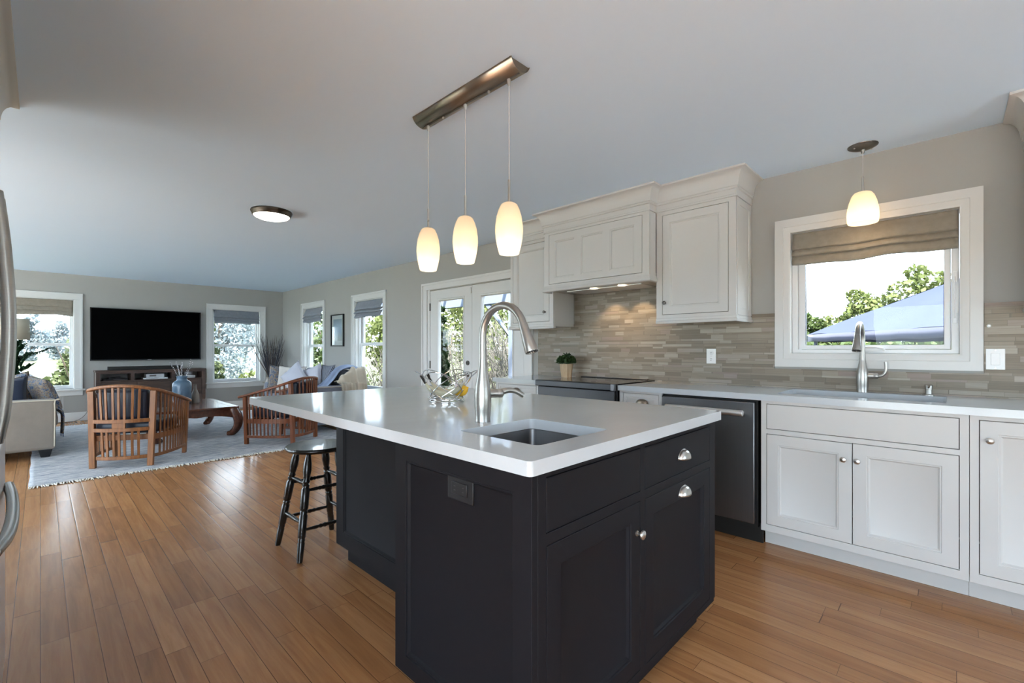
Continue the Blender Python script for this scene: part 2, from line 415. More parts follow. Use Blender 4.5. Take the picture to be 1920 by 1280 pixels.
# ------------------------------------------------------------------ mesh builder
class MB:
    def __init__(s):
        s.v, s.f = [], []
    def add(s, vs, fs):
        b = len(s.v)
        s.v += [tuple(p) for p in vs]
        s.f += [tuple(i + b for i in f) for f in fs]
        return s
    def box(s, x0, y0, z0, x1, y1, z1):
        x0, x1 = min(x0, x1), max(x0, x1); y0, y1 = min(y0, y1), max(y0, y1); z0, z1 = min(z0, z1), max(z0, z1)
        vs = [(x0, y0, z0), (x1, y0, z0), (x1, y1, z0), (x0, y1, z0), (x0, y0, z1), (x1, y0, z1), (x1, y1, z1), (x0, y1, z1)]
        return s.add(vs, [(0, 3, 2, 1), (4, 5, 6, 7), (0, 1, 5, 4), (1, 2, 6, 5), (2, 3, 7, 6), (3, 0, 4, 7)])
    def hexa(s, vs):
        return s.add(vs, [(0, 3, 2, 1), (4, 5, 6, 7), (0, 1, 5, 4), (1, 2, 6, 5), (2, 3, 7, 6), (3, 0, 4, 7)])
    def fbox(s, F, u0, u1, v0, v1, n0, n1):
        """box in a frame F = (origin, u, v, n)"""
        o, u, v, n = F
        P = lambda a, b, c: o + u * a + v * b + n * c
        vs = [P(u0, v0, n0), P(u1, v0, n0), P(u1, v1, n0), P(u0, v1, n0), P(u0, v0, n1), P(u1, v0, n1), P(u1, v1, n1), P(u0, v1, n1)]
        return s.hexa(vs)
    def lathe(s, prof, n=24, c=(0, 0, 0), axis=None, caps=True):
        """prof: (radius, height) along axis from point c"""
        c = Vector(c)
        a = Vector(axis).normalized() if axis is not None else Vector((0, 0, 1))
        t = Vector((1, 0, 0)) if abs(a.x) < 0.9 else Vector((0, 1, 0))
        e1 = a.cross(t).normalized(); e2 = a.cross(e1).normalized()
        vs, fs = [], []
        for r, h in prof:
            for k in range(n):
                th = 2 * PI * k / n
                vs.append(c + a * h + (e1 * math.cos(th) + e2 * math.sin(th)) * r)
        for i in range(len(prof) - 1):
            for k in range(n):
                k2 = (k + 1) % n
                fs.append((i * n + k, i * n + k2, (i + 1) * n + k2, (i + 1) * n + k))
        if caps:
            if prof[0][0] > 1e-5: fs.append(tuple(range(n - 1, -1, -1)))
            if prof[-1][0] > 1e-5: fs.append(tuple((len(prof) - 1) * n + k for k in range(n)))
        return s.add(vs, fs)
    def tube(s, pts, r, n=8, closed=False, flat=None, caps=True):
        """round (or flattened) tube along pts; r number or list; flat=(up, rw, rh): elliptical section"""
        pts = [Vector(p) for p in pts]
        m = len(pts)
        rs = r if isinstance(r, (list, tuple)) else [r] * m
        vs, fs = [], []
        prev = None
        for i, p in enumerate(pts):
            if closed:
                d = pts[(i + 1) % m] - pts[i - 1]
            else:
                d = pts[min(i + 1, m - 1)] - pts[max(i - 1, 0)]
            d.normalize()
            if prev is None:
                t = Vector((0, 0, 1)) if abs(d.z) < 0.9 else Vector((1, 0, 0))
                e1 = d.cross(t).normalized()
            else:
                e1 = (prev - d * prev.dot(d)).normalized()
            prev = e1
            e2 = d.cross(e1).normalized()
            for k in range(n):
                th = 2 * PI * (k + 0.5) / n
                vs.append(p + (e1 * math.cos(th) + e2 * math.sin(th)) * rs[i])
        segs = m if closed else m - 1
        for i in range(segs):
            j = (i + 1) % m
            for k in range(n):
                k2 = (k + 1) % n
                fs.append((i * n + k, i * n + k2, j * n + k2, j * n + k))
        if not closed and caps:
            fs.append(tuple(range(n - 1, -1, -1)))
            fs.append(tuple((m - 1) * n + k for k in range(n)))
        return s.add(vs, fs)
    def strip(s, pts, w, h, up=(0, 0, 1)):
        """rectangular section w (sideways) x h (up) swept along pts"""
        up = Vector(up)
        pts = [Vector(p) for p in pts]
        m = len(pts); vs, fs = [], []
        for i, p in enumerate(pts):
            d = (pts[min(i + 1, m - 1)] - pts[max(i - 1, 0)]).normalized()
            sd = d.cross(up).normalized(); u2 = sd.cross(d).normalized()
            for a, b in ((-1, -1), (1, -1), (1, 1), (-1, 1)):
                vs.append(p + sd * (a * w / 2) + u2 * (b * h / 2))
        for i in range(m - 1):
            for k in range(4):
                k2 = (k + 1) % 4
                fs.append((i * 4 + k, i * 4 + k2, (i + 1) * 4 + k2, (i + 1) * 4 + k))
        fs.append((3, 2, 1, 0)); b = (m - 1) * 4; fs.append((b, b + 1, b + 2, b + 3))
        return s.add(vs, fs)
    def prism(s, poly, F, d0, d1):
        """polygon (u, v) in frame F extruded along n from d0 to d1"""
        o, u, v, n = F
        k = len(poly)
        vs = [o + u * a + v * b + n * d0 for a, b in poly] + [o + u * a + v * b + n * d1 for a, b in poly]
        fs = [tuple(range(k - 1, -1, -1)), tuple(range(k, 2 * k))]
        for i in range(k):
            j = (i + 1) % k
            fs.append((i, j, k + j, k + i))
        return s.add(vs, fs)
    def grid(s, fn, nu, nv, closed_u=False):
        vs = [fn(i / nu, j / nv) for j in range(nv + 1) for i in range(nu + (0 if closed_u else 1))]
        w = nu if closed_u else nu + 1
        fs = []
        for j in range(nv):
            for i in range(nu):
                i2 = (i + 1) % w if closed_u else i + 1
                fs.append((j * w + i, j * w + i2, (j + 1) * w + i2, (j + 1) * w + i))
        return s.add(vs, fs)
    def sweep(s, prof, path, side=1):
        """profile (outward, z) swept along an XY path with mitred corners; outward = left of travel * side"""
        m = len(path); k = len(prof); vs, fs = [], []
        P = [Vector((p[0], p[1])) for p in path]
        for i in range(m):
            n1 = n2 = None
            if i > 0:
                d = (P[i] - P[i - 1]).normalized(); n1 = Vector((-d.y, d.x)) * side
            if i < m - 1:
                d = (P[i + 1] - P[i]).normalized(); n2 = Vector((-d.y, d.x)) * side
            if n1 is None: mt = n2
            elif n2 is None: mt = n1
            else:
                mt = n1 + n2; mt = mt / max(0.2, mt.dot(n1))
            for o, z in prof:
                vs.append((P[i].x + mt.x * o, P[i].y + mt.y * o, z))
        for i in range(m - 1):
            for a in range(k):
                b = (a + 1) % k
                fs.append((i * k + a, i * k + b, (i + 1) * k + b, (i + 1) * k + a))
        fs.append(tuple(range(k - 1, -1, -1))); fs.append(tuple((m - 1) * k + a for a in range(k)))
        return s.add(vs, fs)

def shift_of(parent):
    sh = Vector((0, 0, 0))
    o = parent
    while o is not None:
        if o.name in WORLD: sh = Vector(WORLD[o.name])
        o = o.parent
    return sh
WORLD = {}

def obj(name, mb, mat, parent=None, smooth=30, bevel=0, solid=0, sub=0, seg=2):
    sh = shift_of(parent)
    me = bpy.data.meshes.new(name)
    me.from_pydata([(v[0] - sh.x, v[1] - sh.y, v[2] - sh.z) for v in mb.v], [], mb.f)
    me.validate()
    bm = bmesh.new(); bm.from_mesh(me)
    bmesh.ops.recalc_face_normals(bm, faces=bm.faces)
    bm.to_mesh(me); bm.free()
    if smooth:
        me.shade_smooth()
        me.set_sharp_from_angle(angle=R(smooth))
    me.materials.append(mat if not isinstance(mat, str) else M[mat])
    o = bpy.data.objects.new(name, me)
    C.objects.link(o)
    if parent is not None: o.parent = parent
    if solid:
        md = o.modifiers.new('solid', 'SOLIDIFY'); md.thickness = solid; md.offset = 0
    if sub:
        md = o.modifiers.new('sub', 'SUBSURF'); md.levels = sub; md.render_levels = sub
    if bevel:
        md = o.modifiers.new('bevel', 'BEVEL'); md.width = bevel; md.segments = seg; md.limit_method = 'ANGLE'; md.angle_limit = R(40); md.harden_normals = False
    return o

def tag(o, label=None, cat=None, group=None, kind=None):
    if label: o['label'] = label
    if cat: o['category'] = cat
    if group: o['group'] = group
    if kind: o['kind'] = kind
    return o

def thing(name, label, cat, loc=(0, 0, 0), rz=0, group=None, world=True):
    o = bpy.data.objects.new(name, None)
    o.empty_display_size = 0.1
    C.objects.link(o)
    o.location = loc; o.rotation_euler = (0, 0, rz)
    if world: WORLD[o.name] = loc
    return tag(o, label, cat, group)

def struct(name, mb, mat, **kw):
    return tag(obj(name, mb, mat, **kw), kind='structure')

def copy_tree(o, parent=None):
    c = o.copy(); C.objects.link(c)
    if parent is not None: c.parent = parent
    for ch in list(o.children): copy_tree(ch, c)
    return c

def V(*a): return Vector(a)
EX, EY, EZ = V(1, 0, 0), V(0, 1, 0), V(0, 0, 1)
def FY(y): return (V(0, y, 0), EX, EZ, -EY)        # plane facing -Y: u = X, v = Z
def FXp(x): return (V(x, 0, 0), EY, EZ, EX)        # plane facing +X: u = Y, v = Z

def ring(mb, F, rects):
    """nested rectangles (u0,u1,v0,v1,n) joined by quads; last one is filled"""
    o, u, v, n = F
    vs, fs = [], []
    for (u0, u1, v0, v1, d) in rects:
        for a, b in ((u0, v0), (u1, v0), (u1, v1), (u0, v1)):
            vs.append(o + u * a + v * b + n * d)
    for i in range(len(rects) - 1):
        for k in range(4):
            k2 = (k + 1) % 4
            fs.append((i * 4 + k, i * 4 + k2, i * 4 + 4 + k2, i * 4 + 4 + k))
    b = (len(rects) - 1) * 4
    fs.append((b, b + 1, b + 2, b + 3))
    mb.add(vs, fs)

def panel_door(F, u0, u1, v0, v1, rail=0.062, rec=0.011, th=0.02, n=0.0, rail_v=None):
    mb = MB()
    rv = rail_v or rail
    e = 0.0012
    ring(mb, F, [(u0, u1, v0, v1, n - th), (u0, u1, v0, v1, n - e), (u0 + e, u1 - e, v0 + e, v1 - e, n),
                 (u0 + rail - .004, u1 - rail + .004, v0 + rv - .004, v1 - rv + .004, n),
                 (u0 + rail - .002, u1 - rail + .002, v0 + rv - .002, v1 - rv + .002, n - .0035),
                 (u0 + rail + .004, u1 - rail - .004, v0 + rv + .004, v1 - rv - .004, n - .0035),
                 (u0 + rail + .010, u1 - rail - .010, v0 + rv + .010, v1 - rv - .010, n - rec + .001),
                 (u0 + rail + .012, u1 - rail - .012, v0 + rv + .012, v1 - rv - .012, n - rec)])
    return mb
def slab_front(F, u0, u1, v0, v1, th=0.02, n=0.0):
    mb = MB(); e = 0.0015
    ring(mb, F, [(u0, u1, v0, v1, n - th), (u0, u1, v0, v1, n - e), (u0 + e, u1 - e, v0 + e, v1 - e, n)])
    return mb
def face_frame(F, u0, u1, v0, v1, holes, n=0.0, th=0.02):
    """flat frame with rectangular holes: list of (u0,u1,v0,v1)"""
    us = sorted({u0, u1, *[h[0] for h in holes], *[h[1] for h in holes]})
    vs_ = sorted({v0, v1, *[h[2] for h in holes], *[h[3] for h in holes]})
    mb = MB()
    nu, nv = len(us) - 1, len(vs_) - 1
    full = [[not any(h[0] - 1e-6 <= (us[i] + us[i + 1]) / 2 <= h[1] + 1e-6 and h[2] - 1e-6 <= (vs_[j] + vs_[j + 1]) / 2 <= h[3] + 1e-6 for h in holes) for j in range(nv)] for i in range(nu)]
    o, u, v, nn = F
    vid = {}
    verts, faces = [], []
    def P(i, j, back):
        k = (i, j, back)
        if k not in vid:
            vid[k] = len(verts)
            verts.append(o + u * us[i] + v * vs_[j] + nn * (n - th if back else n))
        return vid[k]
    for i in range(nu):
        for j in range(nv):
            if not full[i][j]: continue
            faces.append((P(i, j, 0), P(i + 1, j, 0), P(i + 1, j + 1, 0), P(i, j + 1, 0)))
            faces.append((P(i, j, 1), P(i, j + 1, 1), P(i + 1, j + 1, 1), P(i + 1, j, 1)))
            for di, dj, a, b in ((-1, 0, (i, j), (i, j + 1)), (1, 0, (i + 1, j), (i + 1, j + 1)), (0, -1, (i, j), (i + 1, j)), (0, 1, (i, j + 1), (i + 1, j + 1))):
                ii, jj = i + di, j + dj
                if 0 <= ii < nu and 0 <= jj < nv and full[ii][jj]: continue
                faces.append((P(*a, 0), P(*a, 1), P(*b, 1), P(*b, 0)))
    return mb.add(verts, faces)

def knob_mb(F, u, v, n=0.0, r=0.0145):
    o, a, b, nn = F
    mb = MB()
    mb.lathe([(0.009, 0), (0.009, 0.003), (0.0055, 0.005), (0.0055, 0.014), (r * .8, 0.018), (r, 0.022), (r * .93, 0.026), (r * .5, 0.029), (0.0001, 0.030)], 16, o + a * u + b * v + nn * n, nn)
    return mb
def cup_mb(F, u, v, n=0.0, a=0.042, b=0.033, c=0.026):
    o, eu, ev, en = F
    mb = MB()
    def fn(s, t):
        th, ph = PI * s, PI / 2 * t * 0.985
        r = math.cos(ph) ** 0.8
        return o + eu * (u + a * r * math.cos(th)) + ev * (v + b * math.sin(ph)) + en * (n + c * (r * math.sin(th)) ** 0.85)
    mb.grid(fn, 18, 9)
    # flat rim against the front
    def rim(s, t):
        th = PI * s
        q = 1.0 + 0.10 * t
        return o + eu * (u + a * q * math.cos(th)) + ev * (v + b * q * math.sin(th)) + en * (n + 0.002)
    mb.grid(rim, 18, 1)
    return mb

def spline(pts, n=8, closed=False):
    P = [Vector(p) for p in pts]
    m = len(P); out = []
    rng = m if closed else m - 1
    for i in range(rng):
        p0 = P[i - 1] if (closed or i > 0) else P[0] * 2 - P[1]
        p1, p2 = P[i], P[(i + 1) % m]
        p3 = P[(i + 2) % m] if (closed or i + 2 < m) else P[-1] * 2 - P[-2]
        for k in range(n):
            t = k / n
            out.append(0.5 * ((2 * p1) + (p2 - p0) * t + (2 * p0 - 5 * p1 + 4 * p2 - p3) * t * t + (3 * p1 - p0 - 3 * p2 + p3) * t ** 3))
    if not closed: out.append(P[-1])
    return out

def pillow_mb(w, h, t, seed=0, n=14, pinch=0.16):
    rnd = random.Random(seed)
    ph = [rnd.uniform(0, 6.28) for _ in range(6)]
    mb = MB()
    def side(sg):
        def fn(a, b):
            x, y = 2 * a - 1, 2 * b - 1
            ex = x * (1 - pinch * (1 - abs(x)) * 0 - 0.10 * (1 - y * y) * abs(x) ** 3)
            ey = y * (1 - 0.10 * (1 - x * x) * abs(y) ** 3)
            z = (max(0, 1 - x ** 4) * max(0, 1 - y ** 4)) ** 0.55
            z *= 1 + 0.10 * math.sin(3 * x + ph[0]) * math.cos(3 * y + ph[1])
            return Vector((ex * w / 2, sg * z * t / 2, ey * h / 2))
        return fn
    mb.grid(side(-1), n, n)
    mb.grid(side(1), n, n)
    return mb
def weld(o, d=0.0005):
    bm = bmesh.new(); bm.from_mesh(o.data)
    bmesh.ops.remove_doubles(bm, verts=bm.verts, dist=d)
    bmesh.ops.recalc_face_normals(bm, faces=bm.faces)
    bm.to_mesh(o.data); bm.free()
    o.data.shade_smooth()
    return o
def soft_box(x0, y0, z0, x1, y1, z1, r=0.05, n=5):
    """cushion-like box with rounded edges (superellipsoid blend)"""
    mb = MB()
    cx, cy, cz = (x0 + x1) / 2, (y0 + y1) / 2, (z0 + z1) / 2
    hx, hy, hz = abs(x1 - x0) / 2, abs(y1 - y0) / 2, abs(z1 - z0) / 2
    N = 10
    def proj(p):
        q = Vector((p[0] * hx, p[1] * hy, p[2] * hz))
        inner = Vector((max(-hx + r, min(hx - r, q.x)), max(-hy + r, min(hy - r, q.y)), max(-hz + r, min(hz - r, q.z))))
        d = q - inner
        if d.length > 1e-9: q = inner + d.normalized() * r
        return (cx + q.x, cy + q.y, cz + q.z)
    def ticks(h):
        k = max(0.0, 1 - r / h)
        return sorted({-1, 1, -k, k, -k - (1 - k) * .33, -k - (1 - k) * .66, k + (1 - k) * .33, k + (1 - k) * .66, 0.0})
    tx, ty, tz = ticks(hx), ticks(hy), ticks(hz)
    def face(ta, tb, fn):
        vs = [proj(fn(a, b)) for b in tb for a in ta]
        w = len(ta)
        fs = [(j * w + i, j * w + i + 1, (j + 1) * w + i + 1, (j + 1) * w + i) for j in range(len(tb) - 1) for i in range(w - 1)]
        mb.add(vs, fs)
    for s in (-1, 1):
        face(tx, ty, lambda a, b: (a, b, s)); face(tx, tz, lambda a, b: (a, s, b)); face(ty, tz, lambda a, b: (s, a, b))
    return mb

# ------------------------------------------------------------------ room shell
YW, XT, H = 3.64, -10.41, 2.413
XB = 4.2           # wall behind the camera
WT = 0.18

def wall_mb(F, u0, u1, v0, v1, holes):
    return face_frame(F, u0, u1, v0, v1, holes, 0.0, WT)

o_win = {'A': (-9.268, -8.383, 0.53, 1.985), 'B': (-7.148, -6.249, 0.53, 1.98), 'K': (-0.816, 0.029, 1.152, 1.992)}
door_op = (-5.05, -3.34, 0.0, 1.963)
struct('wall_right', wall_mb(FY(YW), XT - WT, XB + WT, -0.0, H, [o_win['A'], o_win['B'], o_win['K'], door_op]), 'wall')
FT = FXp(XT)       # far wall, facing +X: u = Y
o_t1 = (-0.47, 0.39, 0.53, 2.0); o_t0 = (-1.49, -0.61, 0.53, 2.0); o_t2 = (2.336, 3.195, 0.53, 1.972)
struct('wall_far', wall_mb(FT, -3.2, YW, 0.0, H, [o_t0, o_t1, o_t2]), 'wall')
FL = (V(0, -3.2, 0), EX, EZ, EY)          # living-room side wall, facing +Y
o_l1, o_l2 = (-10.25, -7.05, 0.1, 2.28), (-6.85, -3.6, 0.1, 2.28)
struct('wall_left', wall_mb(FL, XT, -3.42, 0.0, H, [o_l1, o_l2]), 'wall')
FR = (V(-3.42, 0, 0), EY, EZ, -EX)
o_r1 = (-3.05, -1.3, 0.1, 2.28)
struct('wall_return', wall_mb(FR, -3.2, -1.0, 0.0, H, [o_r1]), 'wall')
FK = (V(0, -1.0, 0), EX, EZ, EY)
o_k1 = (-0.9, 2.8, 0.15, 1.85)
struct('wall_near', wall_mb(FK, -3.42 + WT, XB + WT, 0.0, H, [o_k1]), 'wall')
FB = (V(XB, 0, 0), EY, EZ, -EX)
o_b1 = (0.4, 3.2, 0.45, 1.75)
struct('wall_back', wall_mb(FB, -1.0, YW, 0.0, H, [o_b1]), 'wall')

def slab(x0, x1, y0, y1, z0, z1): return MB().box(x0, y0, z0, x1, y1, z1)
struct('floor', slab(XT - WT, XB + WT, -3.2 - WT, YW + WT, -0.12, 0.0), 'floor', smooth=0)
struct('ceiling', slab(XT - WT - .5, XB + WT + 2.0, -1.0 - WT - .8, YW + WT + .35, H, H + 0.14).box(XT - WT - .5, -3.2 - WT - 1.2, H, -3.42 + WT + .4, -1.0 - WT - .8, H + .14), 'ceiling', smooth=0)  # unseen overhangs past the walls, shaped to hold back sky light

# unseen windows added to fill the room with daylight: frames with panes
def added_window(name, F, op, mull=3):
    u0, u1, v0, v1 = op
    k = 0.06
    holes = []
    w = (u1 - u0 - k * (mull + 1)) / mull
    for i in range(mull):
        a = u0 + k + i * (w + k)
        holes.append((a, a + w, v0 + k, v1 - k))
    w_ = struct(name, face_frame(F, u0, u1, v0, v1, holes, -0.05, 0.06), 'vinyl')
    for h in holes:
        obj('pane', MB().fbox(F, h[0], h[1], h[2], h[3], -0.084, -0.080), 'glass', w_, smooth=0)
    return w_
added_window('added_window_6', FB, o_b1, 4)
added_window('added_window_7', FK, o_k1, 3)
added_window('added_window_8', FL, o_l1, 2)
added_window('added_window_9', FL, o_l2, 2)
added_window('added_window_11', FR, o_r1, 2)  # added out of view to send daylight onto the far wall

# double-hung windows with casing, stool and apron
def hung_window(name, F, op, meet=1.255, cw=0.10):
    u0, u1, v0, v1 = op
    c = MB()
    # casing: two stepped side boards and a head
    for a, b in ((u0 - cw, u0), (u1, u1 + cw)):
        c.fbox(F, a, b, v0, v1, 0.0, 0.016)
    c.fbox(F, u0 - cw, u1 + cw, v1, v1 + cw, 0.0, 0.016)
    c.fbox(F, u0 - cw, u0 - cw + .028, v0, v1 + cw - .028, 0.016, 0.026)
    c.fbox(F, u1 + cw - .028, u1 + cw, v0, v1 + cw - .028, 0.016, 0.026)
    c.fbox(F, u0 - cw, u1 + cw, v1 + cw - .028, v1 + cw, 0.016, 0.026)
    # jamb lining
    for a, b in ((u0, u0 + .012), (u1 - .012, u1)):
        c.fbox(F, a, b, v0, v1, -WT, 0.0)
    c.fbox(F, u0, u1, v1 - .012, v1, -WT, 0.0)
    w = struct(name, c, 'trim', bevel=0.002)
    sl = MB().fbox(F, u0 - cw - .03, u1 + cw + .03, v0 - .028, v0, -WT, 0.05)
    sl.fbox(F, u0 - cw, u1 + cw, v0 - .11, v0 - .028, 0.0, 0.016)
    obj('window_sill', sl, 'trim', w, bevel=0.003)
    j = 0.012
    def sash(v_a, v_b, n0, st=0.045, rb=0.05, rt=0.04):
        s = obj('sash', face_frame(F, u0 + j, u1 - j, v_a, v_b, [(u0 + j + st, u1 - j - st, v_a + rb, v_b - rt)], n0, 0.03), 'vinyl', w, bevel=0.002)
        obj('pane', MB().fbox(F, u0 + j + st - .005, u1 - j - st + .005, v_a + rb - .005, v_b - rt + .005, n0 - .018, n0 - .014), 'glass', s, smooth=0)
        return s
    sash(v0, meet + .02, -0.085, rb=0.06)
    sash(meet - .02, v1 - .012, -0.117)
    # jamb tracks either side
    tr = MB()
    for a, b in ((u0 + j, u0 + j + .02), (u1 - j - .02, u1 - j)):
        tr.fbox(F, a, b, v0, v1 - .012, -0.085, -0.06)
    obj('jamb_track', tr, 'vinyl', w)
    lk = MB().fbox(F, (u0 + u1) / 2 - .03, (u0 + u1) / 2 + .03, meet + .02, meet + .035, -0.115, -0.09)
    obj('sash_lock', lk, 'vinyl', w, bevel=0.003)
    return w
hung_window('window_1', FT, o_t1)
hung_window('window_10', FT, o_t0)
hung_window('window_2', FT, o_t2)
hung_window('window_3', FY(YW), o_win['A'], 1.245)
hung_window('window_4', FY(YW), o_win['B'], 1.262)

# kitchen window: mitred wide casing, awning sash, crank, latch
def kitchen_window():
    F = FY(YW); u0, u1, v0, v1 = o_win['K']; cw = 0.092
    c = MB()
    ring(c, F, [(u0 - cw, u1 + cw, v0 - cw, v1 + cw, 0.0), (u0 - cw, u1 + cw, v0 - cw, v1 + cw, 0.024),
                (u0 - .04, u1 + .04, v0 - .04, v1 + .04, 0.024), (u0 - .037, u1 + .037, v0 - .037, v1 + .037, 0.020),
                (u0 - .012, u1 + .012, v0 - .012, v1 + .012, 0.018), (u0 + .0015, u1 - .0015, v0 + .0015, v1 - .0015, 0.012), (u0 + .0015, u1 - .0015, v0 + .0015, v1 - .0015, -0.05)])
    c.f.pop()
    w = struct('window_5', c, 'trim')
    fr = face_frame(F, u0 + .002, u1 - .002, v0 + .002, v1 - .002, [(u0 + .036, u1 - .036, v0 + .028, v1 - .036)], -0.035, 0.12)
    obj('window_frame', fr, 'vinyl', w, bevel=0.003)
    s = obj('sash', face_frame(F, u0 + .037, u1 - .037, v0 + .029, v1 - .037, [(u0 + .078, u1 - .067, v0 + .056, v1 - .08)], -0.055, 0.05), 'vinyl', w, bevel=0.004)
    obj('pane', MB().fbox(F, u0 + .072, u1 - .061, v0 + .05, v1 - .074, -0.082, -0.078), 'glass', s, smooth=0)
    g = MB()
    ring(g, F, [(u0 + .077, u1 - .066, v0 + .055, v1 - .079, -0.062), (u0 + .077, u1 - .066, v0 + .055, v1 - .079, -0.078), (u0 + .081, u1 - .070, v0 + .059, v1 - .083, -0.078), (u0 + .081, u1 - .070, v0 + .059, v1 - .083, -0.062)])
    g.f.pop()
    obj('glazing_gasket', g, 'black', s)
    cr = MB()
    cr.fbox(F, -0.435, -0.305, v0 + .018, v0 + .034, -0.036, -0.008)
    cr.tube([F[0] + EX * a + EZ * b + F[3] * n for a, b, n in ((-0.42, v0 + .036, -.018), (-0.39, v0 + .042, -.012), (-0.35, v0 + .042, -.010), (-0.31, v0 + .030, -.010))], 0.008, 8)
    obj('crank_handle', cr, 'vinyl', w, bevel=0.003)
    la = MB()
    for z in (1.36, 1.60):
        la.fbox(F, u1 - .030, u1 - .012, z - .03, z + .03, -0.036, -0.020)
    la.tube([V(u1 - .022, YW + .012, 1.60), V(u1 - .020, YW + .006, 1.5), V(u1 - .022, YW + .012, 1.36)], 0.004, 6)
    obj('sash_lever', la, 'vinyl', w, bevel=0.002)
    return w
kitchen_window()

# french door pair
def french_door():
    F = FY(YW); u0, u1, v0, v1 = door_op; cw = 0.115
    c = MB()
    for a, b in ((u0 - .055 - cw, u0 - .055), (u1 + .02, u1 + .02 + cw)):
        c.fbox(F, a, b, 0, v1 + .012, 0, 0.016)
    c.fbox(F, u0 - .055 - cw, u1 + .02 + cw, v1 + .012, v1 + .012 + .092, 0, 0.016)
    c.fbox(F, u0 - .055 - cw, u0 - .14, 0, v1 + .076, 0.016, 0.027)
    c.fbox(F, u1 + .105, u1 + .135, 0, v1 + .076, 0.016, 0.027)
    c.fbox(F, u0 - .055 - cw, u1 + .135, v1 + .076, v1 + .104, 0.016, 0.027)
    c.fbox(F, u0 - .055, u0, 0, v1 + .012, -0.02, 0.004)
    c.fbox(F, u1, u1 + .02, 0, v1 + .012, -0.02, 0.004)
    d = struct('door_1', c, 'trim', bevel=0.002)
    mid = (u0 + u1) / 2
    for k, (a, b) in enumerate(((u0 + .004, mid - .002), (mid + .002, u1 - .004))):
        gl = (a + .175, b - .165, 0.24, v1 - .15) if k == 0 else (a + .165, b - .175, 0.24, v1 - .15)
        leaf_ = MB()
        ring(leaf_, F, [(a, b, .01, v1 - .004, -0.045), (a, b, .01, v1 - .004, 0.0), (gl[0] - .028, gl[1] + .028, gl[2] - .028, gl[3] + .028, 0.0),
                        (gl[0] - .022, gl[1] + .022, gl[2] - .022, gl[3] + .022, 0.007), (gl[0] - .006, gl[1] + .006, gl[2] - .006, gl[3] + .006, 0.004), (*gl, -0.012), (*gl, -0.045)])
        leaf_.f.pop()
        lo = obj('door_leaf', leaf_, 'trim', d)
        obj('pane', MB().fbox(F, gl[0] - .004, gl[1] + .004, gl[2] - .004, gl[3] + .004, -0.026, -0.020), 'glass', lo, smooth=0)
        if k == 0:
            for z in (0.30, 0.977, 1.746):
                hg = MB().fbox(F, a - .018, a + .012, z - .05, z + .05, 0.0, 0.006)
                hg.lathe([(0.006, -.05), (0.006, .05)], 8, V(a - .003, YW - .008, z), EZ)
                obj('hinge', hg, 'pewter', lo)
            for z, r in ((1.015, .030), (0.865, .026)):
                kb = MB().lathe([(r, 0), (r, .008), (r * .8, .014)], 20, V(b - .075, YW, z), -EY)
                if z > .95: kb.fbox(F, b - .079, b - .071, z - .016, z + .016, 0.014, 0.028)
                else:
                    kb.lathe([(.010, .01), (.010, .04)], 12, V(b - .075, YW, z), -EY)
                    kb.tube([V(b - .075, YW - .045, z), V(b - .12, YW - .047, z + .002), V(b - .17, YW - .045, z - .003)], [.010, .009, .007], 10)
                obj('deadbolt' if z > .95 else 'door_handle', kb, 'pewter', lo)
            obj('flush_bolt', MB().fbox(F, b - .028, b - .008, v1 - .10, v1 - .03, 0.0, 0.012), 'nickel', lo, bevel=0.003)
french_door()

# backsplash, its cap strip, baseboards
ts = MB().fbox(FY(YW), -3.13, 1.2, 0.914, 1.045, 0, 0.010)
ts.fbox(FY(YW), -3.13, -0.912, 1.045, 1.425, 0, 0.010)
ts.fbox(FY(YW), 0.124, 1.2, 1.045, 1.425, 0, 0.010)
ts.fbox(FY(YW), -2.66, -1.66, 1.425, 1.74, 0, 0.010)
struct('trim_1', ts, 'tile', smooth=0)
cs = MB().fbox(FY(YW), -1.06, -0.912, 1.425, 1.437, 0, 0.014).fbox(FY(YW), 0.124, 1.2, 1.425, 1.437, 0, 0.014)
struct('trim_2', cs, 'tile', smooth=0)
def base_prof(): return [(0, 0), (0.016, 0), (0.016, 0.09), (0.011, 0.10), (0.011, 0.125), (0.006, 0.135), (0.004, 0.142), (0, 0.142)]
bb = MB()
bb.sweep(base_prof(), [(XT, -3.2), (XT, YW)], -1)
struct('baseboard_far', bb, 'trim')
bb = MB()
bb.sweep(base_prof(), [(XT + .016, YW), (door_op[0] - .17, YW)], -1)
struct('baseboard_right', bb, 'trim')

for nm, F, op in (('a', FB, o_b1), ('b', FK, o_k1), ('c', FL, o_l1), ('d', FL, o_l2), ('e', FT, o_t2), ('f', FT, o_t1), ('g', FY(YW), o_win['A']), ('h', FY(YW), o_win['B']), ('i', FY(YW), o_win['K']), ('j', FY(YW), door_op), ('k', FT, o_t0), ('l', FR, o_r1)):
    u0, u1, v0, v1 = op
    p = F[0] + F[1] * ((u0 + u1) / 2) + F[2] * ((v0 + v1) / 2) - F[3] * (WT + .01)
    portal('portal_' + nm, p, (u1 - u0, v1 - v0), F[3])

